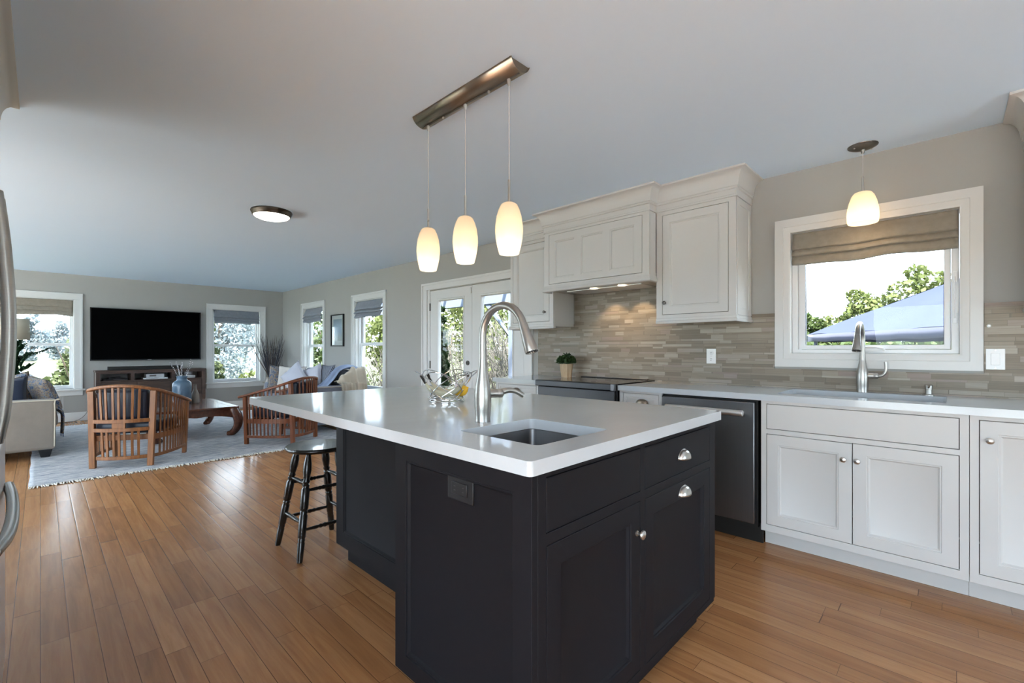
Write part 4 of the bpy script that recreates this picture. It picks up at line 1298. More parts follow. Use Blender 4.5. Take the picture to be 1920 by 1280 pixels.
# potted herb by the range
t = thing('potted_plant', 'small leafy green plant in a pale wooden pot beside the range', 'plant', (-2.66, 3.50, .914), world=False)
pm = MB()
pm.lathe([(.048, 0), (.066, .128), (.061, .128), (.058, .118), (.001, .116)], 8)
obj('pot', pm, 'potwood', t, smooth=20)
rnd = random.Random(5)
pts = []
for _ in range(420):
    a = rnd.uniform(0, 2 * PI); r = .092 * rnd.random() ** .5
    pts.append(V(math.cos(a) * r, math.sin(a) * r, .128 + .008 + (.078 * (1 - (r / .1) ** 2) + .014) * rnd.uniform(.1, 1.05)))
obj('leaves', leaf_cloud(pts, .022, rnd, long=1.5), M['leaf_pot'], t, smooth=0)
sm = MB()
for _ in range(26):
    a = rnd.uniform(0, 2 * PI); r = .07 * rnd.random()
    sm.tube([V(math.cos(a) * r * .4, math.sin(a) * r * .4, .118), V(math.cos(a) * r, math.sin(a) * r, .118 + rnd.uniform(.03, .08))], .0015, 5)
obj('stems', sm, M['leaf_pot'], t)

# ------------------------------------------------------------------ upper cabinets, hood
def crown_prof(z0=2.232, z1=2.413, out=0.082):
    P = [(0, z0), (0.010, z0), (0.010, z0 + .012), (0.006, z0 + .016), (0.006, z0 + .050), (0.014, z0 + .054), (0.014, z0 + .066), (0.020, z0 + .070)]
    n = 7
    zc0, zc1 = z0 + .070, z1 - .016
    for k in range(1, n + 1):
        a = PI / 2 * k / n
        P.append((0.020 + (out - .028) * (1 - math.cos(a)), zc0 + (zc1 - zc0) * math.sin(a)))
    P += [(out, z1 - .012), (out, z1 - .0005), (0, z1 - .0005)]
    return P
def upper_cabinet(name, label, x0, x1, yf, z0, z1, doors, side_panels=(), crown=None, lip=True, fill=0.0):
    F = FY(yf)
    t = thing(name, label, 'cabinet', ((x0 + x1) / 2, 3.5, z0))
    holes = [(a - .0032, b + .0032, c - .0032, d + .0032) for a, b, c, d, *_ in doors]
    body = MB()
    yb = YW - .0115
    body.box(x0, yf + .0215, z0, x0 + .018, yb, z1)
    body.box(x1 - .018, yf + .0215, z0, x1, yb, z1)
    body.box(x0 + .018, yf + .0215, z0, x1 - .018, yb, z0 + .02)
    obj('carcass', body, 'cab', t, smooth=0)
    back = MB().box(x0 + .018, yf + .0215, z0 + .02, x1 - .018, yf + .026, z1)
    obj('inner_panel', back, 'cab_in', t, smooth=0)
    obj('face_frame', face_frame(F, x0, x1, z0, z1, holes, 0, .0212), 'cab', t, smooth=0, bevel=.001, seg=1)
    for a, b, c, d, hd in doors:
        if hd == 'three':
            o = obj('door', face_frame(F, a, b, c, d, [], 0, .02), 'cab', t, smooth=0)
            bpy.data.objects.remove(o)
            holes3 = []
            w = (b - a - .058 * 2 - .055 * 2) / 3
            for i in range(3): holes3.append((a + .058 + i * (w + .055), a + .058 + i * (w + .055) + w, c + .058, d - .068))
            dm = face_frame(F, a, b, c, d, holes3, 0, .02)
            for h in holes3:
                ring(dm, F, [(h[0], h[1], h[2], h[3], 0), (h[0] + .002, h[1] - .002, h[2] + .002, h[3] - .002, -.003), (h[0] + .009, h[1] - .009, h[2] + .009, h[3] - .009, -.003), (h[0] + .013, h[1] - .013, h[2] + .013, h[3] - .013, -.009), (h[0] + .015, h[1] - .015, h[2] + .015, h[3] - .015, -.010)])
            obj('panel_front', dm, 'cab', t, smooth=0)
        else:
            o = obj('door', panel_door(F, a, b, c, d, .06), 'cab', t)
            if hd: obj('knob', knob_mb(F, hd[0], hd[1]), 'pewter', o)
    if lip:
        P = [(0, z0 - .022), (.008, z0 - .022), (.013, z0 - .014), (.013, z0 - .006), (.006, z0 + .002), (.006, z0 + .018), (0, z0 + .02)]
        path = crown[:]
        obj('light_rail', MB().sweep(P, path, -1), 'cab', t, smooth=40)
    if crown:
        obj('crown_moulding', MB().sweep(crown_prof(), crown, -1), 'cab', t, smooth=25)
    return t
yb = YW - .0115
tr = upper_cabinet('upper_cabinet', 'white upper cabinet with one tall door left of the window', -1.648, -1.068, 3.31, 1.398, 2.40,
                   [(-1.597, -1.12, 1.446, 2.20, (-1.577, 1.534))], crown=[(-1.648, 3.31), (-1.068, 3.31), (-1.068, yb)])
sp = panel_door((V(-1.068, 0, 0), EY, EZ, EX), 3.335, yb - .004, 1.42, 2.23, .05, .008, .004, .0045)
obj('end_panel', sp, 'cab', tr)
upper_cabinet('upper_cabinet', 'white upper cabinet left of the hood, beside the french doors', -3.223, -2.668, 3.31, 1.398, 2.40,
              [(-3.185, -2.718, 1.446, 2.20, (-2.765, 1.532))], crown=[(-3.223, yb), (-3.223, 3.31), (-2.668, 3.31), (-2.668, 3.33)])
th_ = thing('range_hood_cabinet', 'white three panel hood cabinet projecting above the range', 'cabinet', (-2.16, 3.4, 1.7))
hx0, hx1, hyf, hz0 = -2.682, -1.652, 3.20, 1.722
F = FY(hyf)
hh = [(-2.627, -1.712, 1.770, 2.208)]
body = MB().box(hx0, hyf + .0215, hz0, hx0 + .018, 3.308, 2.40).box(hx1 - .018, hyf + .0215, hz0, hx1, 3.308, 2.40)
body.box(hx0 + .05, 3.308, 1.76, hx1 - .02, yb, 1.78)
obj('carcass', body, 'cab', th_, smooth=0)
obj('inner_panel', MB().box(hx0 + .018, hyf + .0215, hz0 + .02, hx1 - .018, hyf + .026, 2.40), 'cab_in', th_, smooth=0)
obj('face_frame', face_frame(F, hx0, hx1, hz0, 2.40, [(a - .0035, b + .0035, c - .0035, d + .0035) for a, b, c, d in hh], 0, .0212), 'cab', th_, smooth=0, bevel=.001, seg=1)
a, b, c, d = hh[0]
holes3 = []
w = (b - a - .062 * 2 - .066 * 2) / 3
for i in range(3): holes3.append((a + .062 + i * (w + .066), a + .062 + i * (w + .066) + w, c + .048, d - .060))
dm = face_frame(F, a, b, c, d, holes3, 0, .02)
for h in holes3:
    ring(dm, F, [(h[0], h[1], h[2], h[3], 0), (h[0] + .002, h[1] - .002, h[2] + .002, h[3] - .002, -.003), (h[0] + .009, h[1] - .009, h[2] + .009, h[3] - .009, -.003), (h[0] + .013, h[1] - .013, h[2] + .013, h[3] - .013, -.009), (h[0] + .015, h[1] - .015, h[2] + .015, h[3] - .015, -.010)])
obj('panel_front', dm, 'cab', th_, smooth=0)
P = [(0, hz0 - .026), (.006, hz0 - .026), (.016, hz0 - .018), (.016, hz0 - .008), (.008, hz0 + .002), (.006, hz0 + .026), (0, hz0 + .028)]
obj('light_rail', MB().sweep(P, [(hx0, 3.308), (hx0, hyf), (hx1, hyf), (hx1, 3.308)], -1), 'cab', th_, smooth=40)
obj('crown_moulding', MB().sweep(crown_prof(), [(hx0, 3.308), (hx0, hyf), (hx1, hyf), (hx1, 3.308)], -1), 'cab', th_, smooth=25)
tv_ = thing('vent_hood', 'stainless vent insert with two lit lamps under the hood cabinet', 'vent hood', (-2.1, 3.4, 1.66))
hi = MB().box(-2.60, 3.235, 1.702, -1.67, 3.60, 1.755)
obj('housing', hi, 'steel', tv_, bevel=.004)
obj('filter', MB().box(-2.50, 3.30, 1.698, -1.77, 3.56, 1.702), 'applbar', tv_, smooth=0)
for x in (-2.20, -1.93):
    l = obj('lamp_lens', MB().lathe([(.034, 0), (.034, .004), (.030, .006)], 24, V(x, 3.28, 1.702), -EZ), 'spot', tv_)
    ld = bpy.data.lights.new('hood_lamp', 'SPOT'); ld.energy = 5; ld.color = (1.0, .68, .36); ld.spot_size = R(84); ld.spot_blend = .5; ld.shadow_soft_size = .025
    lo = bpy.data.objects.new('hood_lamp', ld); lo.location = (x, 3.44, 1.69); lo.rotation_euler = (R(24), 0, 0); C.objects.link(lo)
upper_cabinet('upper_cabinet', 'white upper cabinet right of the window, only its crown corner showing', 0.277, 1.0, 3.31, 1.398, 2.40,
              [(.32, .62, 1.446, 2.20, (.6, 1.53)), (.66, .96, 1.446, 2.20, (.68, 1.53))], crown=[(0.277, yb), (0.277, 3.31), (1.0, 3.31)])

# ------------------------------------------------------------------ island
isl = thing('kitchen_island', 'dark navy kitchen island with inset doors and drawer', 'kitchen island', (-1.6, 1.45, 0))
FI = FXp(-0.747); FI2 = FY(0.843); FI3 = FY(1.148)
zt = 0.8755
bd = MB()
bd.box(-1.366, 0.866, 0.105, -0.7695, 2.035, zt - .22)
bd.box(-1.366, 0.866, zt - .22, -1.22, 2.035, zt)
bd.box(-1.22, 1.36, zt - .22, -0.7695, 2.035, zt)
bd.box(-2.47, 1.171, 0.105, -1.366, 2.035, zt)
obj('carcass', bd, 'darkgap', isl, smooth=0)
fr_holes = [(0.900, 1.384, 0.711, 0.852), (0.901, 1.384, 0.118, 0.676), (1.418, 1.984, 0.710, 0.851), (1.420, 1.986, 0.117, 0.675)]
g = .002
obj('face_frame', face_frame(FI, 0.8655, 2.035, 0.088, zt, [(a - g, b + g, c - g, d + g) for a, b, c, d in fr_holes], 0, .022), 'navy', isl, smooth=0, bevel=.001, seg=1)
obj('false_front', slab_front(FI, *fr_holes[0]), 'navy', isl)
o = obj('door', panel_door(FI, *fr_holes[1], .060, .012), 'navy', isl)
obj('knob', knob_mb(FI, 1.362, .577, r=.0155), 'nickel', o)
o = obj('drawer_front', slab_front(FI, *fr_holes[2]), 'navy', isl)
obj('cup_pull', cup_mb(FI, 1.718, .762), 'nickel', o, solid=.0015)
o = obj('pull_out_front', panel_door(FI, *fr_holes[3], .062, .012), 'navy', isl)
obj('cup_pull', cup_mb(FI, 1.722, .622), 'nickel', o, solid=.0015)
# seating-side panels
obj('side_panel', panel_door(FI2, -1.371, -0.7475, 0.100, zt, .066, .012, .022), 'navy', isl)
obj('side_panel', panel_door(FI3, -2.475, -1.373, 0.100, zt, .085, .012, .022, rail_v=.085), 'navy', isl)
rt = MB().fbox((V(-1.371, 0, 0), EY, EZ, -EX), 0.866, 1.148, 0.100, zt, 0, .006)
obj('return_panel', rt, 'navy', isl, smooth=0)
rt = MB().fbox((V(-2.470, 0, 0), EY, EZ, -EX), 1.171, 2.035, 0.100, zt, 0, .012)
obj('end_panel', rt, 'navy', isl, smooth=0)
obj('back_panel', MB().box(-2.475, 2.0355, 0.100, -0.7475, 2.047, zt), 'navy', isl, smooth=0)
tk = MB().box(-1.310, 0.900, 0.0, -0.800, 1.980, 0.104).box(-2.440, 1.200, 0.0, -1.310, 1.980, 0.104)
obj('toe_kick', tk, 'navy', isl, smooth=0)
IS = (-1.170, -0.826, 0.957, 1.318)
counter('island_countertop', 'white quartz island top with a square sink cut-out', -2.822, -0.720, 0.807, 2.056, 0.8765, 0.914, IS, .014)
sink('sink', 'small square stainless prep sink set in the island', *IS, 0.876, 0.19)
t = thing('island_outlet', 'black outlet on the side of the navy island', 'outlet', (-1.03, .85, .77))
Fo = FY(0.8555)
obj('cover_plate', MB().fbox(Fo, -1.090, -0.975, .738, .812, 0, .006), 'black', t, bevel=.002)
rc = obj('receptacle', MB().fbox(Fo, -1.068, -0.998, .756, .793, .006, .010), 'black', t, bevel=.003)
s = MB()
for xc in (-1.052, -1.014):
    for dz in (-.006, .006): s.fbox(Fo, xc - .004, xc + .004, .7745 + dz - .001, .7745 + dz + .001, .0098, .0103)
obj('slots', s, 'pewter', rc)

# fruit bowl and what lies in it
bx, by = -1.872, 1.452
t = thing('wire_fruit_bowl', 'chrome wire fruit bowl of looping rings on the island', 'bowl', (bx, by, .914), world=False)
for z, r in ((.0035, .086), (.012, .074)):
    obj('base_ring', MB().tube([V(r * math.cos(2 * PI * k / 40), r * math.sin(2 * PI * k / 40), z) for k in range(40)], .003, 8, closed=True), 'chrome', t)
for k in range(6):
    a0 = 2 * PI * k / 6
    tilt = R(33)
    pts = []
    for j in range(48):
        a = 2 * PI * j / 48
        # tilted ellipse leaning outward
        e = V(.150 * math.cos(a), .088 * math.sin(a), 0)
        p = V(e.x * math.cos(tilt), e.y, e.x * math.sin(tilt)) + V(.033, 0, .075)
        p = V(p.x * math.cos(a0) - p.y * math.sin(a0), p.x * math.sin(a0) + p.y * math.cos(a0), max(p.z, .018))
        pts.append(p)
    obj('wire_loop', MB().tube(pts, .0026, 7, closed=True), 'chrome', t)
for k in range(4):
    a = PI / 4 + PI / 2 * k
    obj('foot_strut', MB().tube([V(.08 * math.cos(a), .08 * math.sin(a), .006), V(.055 * math.cos(a), .055 * math.sin(a), .022)], .0022, 6), 'chrome', t)
def banana(label, loc, rz, tilt, s=1.0, group=None):
    t = thing('banana', label, 'banana', loc, rz, group, world=False)
    pts, rs = [], []
    for k in range(17):
        f = k / 16
        a = R(-62 + 124 * f)
        pts.append(V(.105 * s * math.sin(a), 0, .105 * s * (1 - math.cos(a)) + .02))
        rs.append(s * (.006 + .013 * math.sin(PI * min(1, max(0, (f - .06) / .9))) ** .6))
    obj('peel', MB().tube(pts, rs, 8), 'banana', t, smooth=40)
    p, d = pts[0], (pts[0] - pts[1]).normalized()
    obj('stem', MB().tube([p, p + d * .02, p + d * .042 + V(0, 0, .006)], [.0066, .006, .0075], 8), 'bananatip', t)
    t.rotation_euler = (tilt, 0, rz)
    return t
banana('pale banana with a dark stem lying nearest in the wire bowl', (bx + .010, by - .022, .936), R(48), R(12), 1.0)
banana('pale banana lying behind the other one in the wire bowl', (bx - .014, by + .016, .938), R(36), R(-6), .95)
t = thing('lemon', 'yellow lemon in the wire bowl', 'lemon', (bx + .045, by + .062, .966), world=False)
obj('peel', MB().lathe([(.0015, -.040), (.006, -.036), (.018, -.028), (.026, -.012), (.028, 0), (.026, .012), (.018, .027), (.006, .036), (.002, .041)], 20, (0, 0, 0), (.6, .5, .4)), 'lemon', t)
t = thing('garlic_bulb', 'pale pointed garlic bulb resting in the wire bowl', 'garlic', (bx + .005, by + .062, .962), world=False)
obj('bulb', MB().lathe([(.004, -.024), (.018, -.02), (.027, -.004), (.025, .010), (.013, .026), (.006, .04), (.004, .058)], 14), 'garlic', t)
# ------------------------------------------------------------------ bar stool
def turned(mb, p0, p1, prof, n=14):
    p0, p1 = Vector(p0), Vector(p1); L = (p1 - p0).length
    mb.lathe([(r, h * L) for r, h in prof], n, p0, p1 - p0)
st = thing('bar_stool', 'black turned-leg wooden bar stool tucked under the island', 'stool', (-2.765, 1.163, 0), world=False)
m = MB().lathe([(.001, .577), (.150, .577), (.168, .582), (.177, .592), (.177, .599), (.171, .607), (.13, .606), (.001, .604)], 40)
obj('seat', m, 'stool', st, smooth=50)
LP = [(.0150, 0), (.0165, .02), (.0200, .17), (.0175, .185), (.0205, .20), (.0175, .212), (.0215, .228), (.0225, .42), (.0180, .435), (.0225, .452), (.0180, .467), (.0230, .485), (.0235, .66), (.0170, .68), (.0215, .70), (.0160, .715), (.0215, .735), (.0160, .755), (.0190, .77), (.0240, .84), (.0225, .90), (.0140, .98), (.0140, 1.0)]
feet, tops = [], []
for a in (225, 315, 45, 135):
    f = V(.236 * math.cos(R(a)), .236 * math.sin(R(a)), 0); tp = V(.118 * math.cos(R(a)), .118 * math.sin(R(a)), .580)
    feet.append(f); tops.append(tp)
    lm = MB(); turned(lm, f, tp, LP); obj('leg', lm, 'stool', st, smooth=50)
RP = [(.008, 0), (.0075, .06), (.011, .28), (.008, .32), (.0125, .36), (.009, .40), (.0135, .45), (.009, .5), (.0135, .55), (.009, .60), (.0125, .64), (.008, .68), (.011, .72), (.0075, .94), (.008, 1)]
for i in range(4):
    j = (i + 1) % 4
    for z in ((.20, .41) if i % 2 == 0 else (.165, .375)):
        f = z / .58
        rm = MB(); turned(rm, feet[i].lerp(tops[i], f), feet[j].lerp(tops[j], f), RP, 10)
        obj('rung', rm, 'stool', st, smooth=50)

# ------------------------------------------------------------------ ceiling lights
t = thing('pendant_bar_light', 'three opal glass pendants on one curved brushed bar over the island', 'pendant light', (-1.69, 1.43, H))
m = MB()
def barfn(a, b):
    x = -2.06 + .728 * a
    th = R(200 + 140 * b)
    return V(x, 1.43 + .066 * math.cos(th) / math.cos(R(20)) * .87, H - .0005 + .052 * (math.sin(th) + math.sin(R(20))) / (1 - math.sin(R(20))) * .80)
m.grid(barfn, 2, 20)
obj('canopy_bar', m, 'barmetal', t, smooth=60, solid=.003)
obj('end_plate', MB().prism([(1.37 - 1.43, 0), (1.49 - 1.43, 0), (1.462 - 1.43, -.030), (1.43 - 1.43, -.041), (1.398 - 1.43, -.030)], (V(-2.055, 1.43, H - .001), EY, EZ, EX), 0, .003), 'barmetal', t, smooth=0)
obj('end_plate', MB().prism([(1.37 - 1.43, 0), (1.49 - 1.43, 0), (1.462 - 1.43, -.030), (1.43 - 1.43, -.041), (1.398 - 1.43, -.030)], (V(-1.340, 1.43, H - .001), EY, EZ, EX), 0, .003), 'barmetal', t, smooth=0)
obj('bar_rib', MB().tube([V(-2.05, 1.43, H - .046), V(-1.34, 1.43, H - .046)], .0035, 8), 'pewter', t)
for x in (-1.87, -1.53): obj('screw_cap', MB().lathe([(.006, 0), (.006, .008), (.002, .011)], 12, V(x, 1.43, H - .048), -EZ), 'nickel', t)
SP = [(.028, .222), (.036, .216), (.046, .195), (.055, .165), (.0605, .125), (.0612, .10), (.058, .065), (.051, .03), (.043, 0)]
def shade_mb(prof, c):
    inner = [(r - .003, h) for r, h in prof]
    return MB().lathe(prof, 40, c, caps=False)
pend_x = []
for px in (803.0, 872.5, 954.5):
    a = (px - 960) / 855.04; th = R(45.962)
    dx = -math.cos(th) + a * math.sin(th); dy = math.sin(th) + a * math.cos(th)
    pend_x.append(1.43 * dx / dy)
for x in pend_x:
    obj('cord_grip', MB().lathe([(.009, 0), (.009, .012), (.005, .026)], 14, V(x, 1.43, H - .048), -EZ), 'nickel', t)
    obj('cord', MB().tube([V(x, 1.43, H - .07), V(x, 1.43, 1.925)], .0022, 8), 'cordclear', t)
    obj('stem', MB().lathe([(.005, 0), (.005, .095), (.016, .098), (.018, .104), (.016, .110)], 16, V(x, 1.43, 1.925), -EZ), 'nickel', t)
    s_ = obj('glass_shade', shade_mb(SP, V(x, 1.43, 1.598)), 'opal', t, smooth=60)
    obj('bulb', MB().lathe([(.010, .15), (.012, .12), (.024, .085), (.027, .065), (.022, .045), (.008, .036), (.0005, .034)], 16, V(x, 1.43, 1.598)), 'lens', s_, smooth=60)
    ld = bpy.data.lights.new('pendant_lamp', 'POINT'); ld.energy = 0.40; ld.color = (1, .84, .62); ld.shadow_soft_size = .03
    lo = bpy.data.objects.new('pendant_lamp', ld); lo.location = (x, 1.43, 1.598 + .030); C.objects.link(lo)
t = thing('pendant_light', 'single small opal pendant hanging in front of the kitchen window', 'pendant light', (-.393, 3.465, H))
obj('canopy', MB().lathe([(.076, 0), (.075, .004), (.060, .012), (.035, .020), (.012, .024), (.007, .045)], 32, V(-.393, 3.465, H - .0005), -EZ), 'pewter', t, smooth=60)
for dx, dy in ((.036, .036), (-.036, -.036)): obj('screw_cap', MB().lathe([(.006, 0), (.006, .006), (.003, .008)], 10, V(-.393 + dx, 3.465 + dy, H - .012), -EZ), 'nickel', t)
obj('cord', MB().tube([V(-.393, 3.465, H - .04), V(-.393, 3.465, 2.225)], .0022, 8), 'cordclear', t)
obj('stem', MB().lathe([(.006, 0), (.006, .09), (.016, .092), (.016, .098)], 16, V(-.393, 3.465, 2.225), -EZ), 'nickel', t)
S2 = [(.028, .188), (.044, .182), (.056, .165), (.068, .13), (.0765, .09), (.080, .055), (.0795, .03), (.077, .008), (.074, 0)]
s_ = obj('glass_shade', shade_mb(S2, V(-.393, 3.465, 1.945)), 'opal', t, smooth=60)
obj('bulb', MB().lathe([(.010, .14), (.012, .12), (.024, .085), (.027, .065), (.022, .045), (.008, .036), (.0005, .034)], 16, V(-.393, 3.465, 1.945)), 'lens', s_, smooth=60)
ld = bpy.data.lights.new('window_pendant_lamp', 'POINT'); ld.energy = 1.1; ld.color = (1, .74, .44); ld.shadow_soft_size = .03
lo = bpy.data.objects.new('window_pendant_lamp', ld); lo.location = (-.393, 3.465, 1.945 + .028); C.objects.link(lo)
t = thing('flush_ceiling_light', 'round bronze flush ceiling light glowing over the living room', 'ceiling light', (-4.37, 1.435, H))
obj('rim', MB().lathe([(.165, 0), (.168, .010), (.163, .022), (.158, .028), (.156, .040), (.150, .048), (.146, .046)], 48, V(-4.37, 1.435, H - .0005), -EZ, caps=False), 'bronze', t, smooth=40)
obj('diffuser', MB().lathe([(.147, .044), (.138, .054), (.11, .066), (.07, .074), (.03, .077), (.0005, .078)], 48, V(-4.37, 1.435, H - .0005), -EZ), 'lens', t, smooth=60)

# ------------------------------------------------------------------ fridge and the cabinet above it (left picture edge)
t = thing('refrigerator', 'stainless french door refrigerator at the left edge, mostly its curved handles showing', 'refrigerator', (-2.01, -.55, 0))
obj('body', MB().box(-2.47, -.985, 0.02, -1.55, -.165, 1.775), 'appl', t, bevel=.004)
for a, b in ((-2.468, -2.013), (-2.007, -1.552)):
    d = obj('door', MB().box(a, -.163, .905, b, -.122, 1.77), 'applbar', t, bevel=.012, seg=3)
    hx = b - .045 if b < -2.01 else a + .045
    pts = spline([V(hx, -.088, .862 + .05), V(hx, -.074, 1.02), V(hx, -.064, 1.25), V(hx, -.074, 1.48), V(hx, -.088, 1.635)], 6)
    hm = MB().tube(pts, .0145, 16)
    for z, y in ((.955, -.084), (1.595, -.086)): hm.tube([V(hx, -.125, z), V(hx, y, z)], .011, 12)
    obj('handle', hm, 'steel', d, smooth=60, bevel=.003)
d = obj('freezer_drawer', MB().box(-2.468, -.163, .06, -1.552, -.088, .885), 'applbar', t, bevel=.022, seg=4)
pts = spline([V(-2.40, -.078, .70), V(-2.2, -.064, .70), V(-1.95, -.056, .70), V(-1.75, -.060, .70), V(-1.62, -.078, .70)], 8)
hm = MB().tube(pts, .0145, 16)
for x in (-2.36, -1.66): hm.tube([V(x, -.092, .70), V(x, -.062, .70)], .011, 12)
obj('handle', hm, 'steel', d, smooth=60, bevel=.003)
t = thing('fridge_cabinet', 'white cabinet above the refrigerator, only its crown corner showing at top left', 'cabinet', (-2.4, -.6, 1.82))
Ff = (V(0, -.155, 0), EX, EZ, EY)
obj('carcass', MB().box(-3.33, -.995, 1.80, -1.0, -.177, 2.40), 'cab', t, smooth=0)
hs = [(-3.28, -2.56, 1.86, 2.19), (-2.45, -2.02, 1.86, 2.19), (-1.99, -1.56, 1.86, 2.19)]
obj('face_frame', face_frame(Ff, -3.33, -1.0, 1.80, 2.40, [(a - .002, b + .002, c - .002, e + .002) for a, b, c, e in hs], 0, .0212), 'cab', t, smooth=0)
for h in hs: obj('door', panel_door(Ff, *h), 'cab', t)
obj('crown_moulding', MB().sweep(crown_prof(), [(-3.33, -.99), (-3.33, -.155), (-1.0, -.155)], 1), 'cab', t, smooth=25)

# ------------------------------------------------------------------ living room: rug
RX0, RX1, RY0, RY1 = -9.72, -5.64, -.07, 2.98
rt_ = thing('area_rug', 'pale blue grey flatweave rug with fringed ends under the armchairs', 'rug', ((RX0 + RX1) / 2, (RY0 + RY1) / 2, 0))
m = MB()
rnd = random.Random(3)
def rugfn(a, b):
    y = RY0 + (RY1 - RY0) * a; x = RX0 + (RX1 - RX0) * b
    e = 1 if b > .999 else (-1 if b < .001 else 0)
    x += e * .010 * math.sin(a * 41) * math.sin(a * 13 + 1)
    y += (.003 * math.sin(b * 37)) * (1 if a in (0, 1) else 0)
    return V(x, y, .008 + .0012 * math.sin(a * 90) * math.sin(b * 70))
m.grid(rugfn, 90, 60)
obj('pile', m, 'rug', rt_, smooth=40, solid=.012)
fm = MB()
for xe, sg in ((RX1, 1), (RX0, -1)):
    for k in range(190):
        y = RY0 + (RY1 - RY0) * (k + rnd.uniform(.2, .8)) / 190
        x0 = xe + sg * .004
        L = rnd.uniform(.025, .055); dy = rnd.uniform(-.02, .02)
        fm.tube([V(x0 - sg * .01, y, .009), V(x0 + sg * L * .5, y + dy * .4, .009), V(x0 + sg * L, y + dy, .0045)], [.0062, .0055, .0035], 5)
o = obj('fringe', fm, 'fringe', rt_); o['kind'] = 'stuff'

# ------------------------------------------------------------------ armchairs
def armchair(label, loc, rz, mat):
    t = thing('slatted_armchair', label, 'armchair', loc, rz, 'slatted armchairs', world=False)
    plan = [(.335, .375), (.352, .27), (.352, .08), (.322, -.13), (.262, -.262), (.13, -.325), (0, -.342), (-.13, -.325), (-.262, -.262), (-.322, -.13), (-.352, .08), (-.352, .27), (-.335, .375)]
    hz = [.575, .60, .652, .715, .765, .797, .806, .797, .765, .715, .652, .60, .575]
    top = spline([V(p[0], p[1], z) for p, z in zip(plan, hz)], 8)
    rail = MB(); rail.strip(top, .062, .030)
    obj('top_rail', rail, mat, t, smooth=40, bevel=.008)
    lowplan = [(x * .96, y * .96) for x, y in plan]
    def on(path, x=None, y=None, sg=1):
        best = min(path, key=lambda p: ((p.x - x) ** 2 + (p.y - y) ** 2))
        return best
    low = [V(p.x * .955, p.y * .955, .095) for p in top]
    n = len(top)
    # posts
    BP = [(.255, -.262), (-.255, -.262)]
    FP = [(.335, .285), (-.335, .285)]
    def post(x, y, w, d, kind):
        b = on(top, x, y)
        m = MB()
        k = .94 if kind == 'back' else .97
        m.hexa([V(x * k - w / 2, y * (1.06 if kind == 'back' else 1) - d / 2, 0), V(x * k + w / 2, y * (1.06 if kind == 'back' else 1) - d / 2, 0), V(x * k + w / 2, y * (1.06 if kind == 'back' else 1) + d / 2, 0), V(x * k - w / 2, y * (1.06 if kind == 'back' else 1) + d / 2, 0),
                V(b.x - w / 2, b.y - d / 2, b.z - .012), V(b.x + w / 2, b.y - d / 2, b.z - .012), V(b.x + w / 2, b.y + d / 2, b.z - .012), V(b.x - w / 2, b.y + d / 2, b.z - .012)])
        obj('leg', m, mat, t, smooth=20, bevel=.003)
    for x, y in BP: post(x, y, .050, .036, 'back')
    for x, y in FP: post(x, y, .036, .044, 'front')
    # index range of the back between the posts and of both sides
    ib = [i for i, p in enumerate(top) if p.y < -.25 and abs(p.x) < .25]
    i0, i1 = min(ib), max(ib)
    def slat(p0, p1, w=.020, d=.011):
        m = MB(); dirn = V(p1.x - p0.x, p1.y - p0.y, p1.z - p0.z)
        # orientation: face along the local rail tangent
        i = min(range(n), key=lambda k: (top[k].x - p1.x) ** 2 + (top[k].y - p1.y) ** 2)
        tg = (top[min(i + 1, n - 1)] - top[max(i - 1, 0)]); tg.z = 0; tg.normalize()
        nr = V(-tg.y, tg.x, 0)
        a, b = tg * w / 2, nr * d / 2
        mid = p0.lerp(p1, .5)
        m.hexa([p0 - a - b, p0 + a - b, p0 + a + b, p0 - a + b, p1 - a - b, p1 + a - b, p1 + a + b, p1 - a + b])
        obj('slat', m, mat, t, smooth=0, bevel=.0015)
    # back: rails at two heights with a centre block
    def back_rail(z, h, k=.985, name='back_rail'):
        pts = [V(p.x * k, p.y * k, z) for p in top[i0:i1 + 1]]
        pts = [V(pts[0].x + .02, pts[0].y + .012, z)] + pts + [V(pts[-1].x - .02, pts[-1].y + .012, z)]
        m = MB(); m.strip(pts, .020, h); obj(name, m, mat, t, smooth=30, bevel=.003)
        return pts
    back_rail(.458, .036); back_rail(.372, .036); back_rail(.095, .034, .95)
    m = MB(); m.box(-.055, -.345, .388, .055, -.327, .442); obj('centre_block', m, mat, t, smooth=0, bevel=.002)
    for k in range(7):
        f = (k + 1) / 8
        x = .222 - .444 * f
        b = on(top, x, -.34)
        slat(V(b.x * .93, b.y * .985, .47), V(b.x, b.y, b.z - .012), .021)
        slat(V(b.x * .90, b.y * .95, .105), V(b.x * .92, b.y * .985, .362), .021)
    # sides: full-height slats from the low rail to the arm
    for sg in (1, -1):
        side = [p for p in top if p.x * sg > 0 and -.235 < p.y < .30]
        side.sort(key=lambda p: p.y)
        m = MB()
        lo_pts = [V(sg * .262 * .95, -.262 * .98, .095)] + [V(p.x * .955, p.y * .985, .095) for p in side]
        m.strip(lo_pts, .020, .032); obj('side_rail', m, mat, t, smooth=30, bevel=.003)
        m = MB(); m.strip([V(p.x * .95, p.y * .985, .285) for p in [V(sg * .255, -.25, 0)] + side], .018, .055); obj('seat_rail', m, mat, t, smooth=30)
        for k in range(10):
            f = (k + .7) / 10.4
            y = -.235 + .50 * f
            b = min(side, key=lambda p: abs(p.y - y))
            slat(V(b.x * .955, y * .985, .10), V(b.x, y, b.z - .012), .017, .012)
    m = MB(); m.box(-.30, .255, .258, .30, .278, .312); obj('seat_rail', m, mat, t, smooth=0, bevel=.003)
    m = MB(); m.box(-.235, -.255, .258, .235, -.237, .312); obj('seat_rail', m, mat, t, smooth=0, bevel=.003)
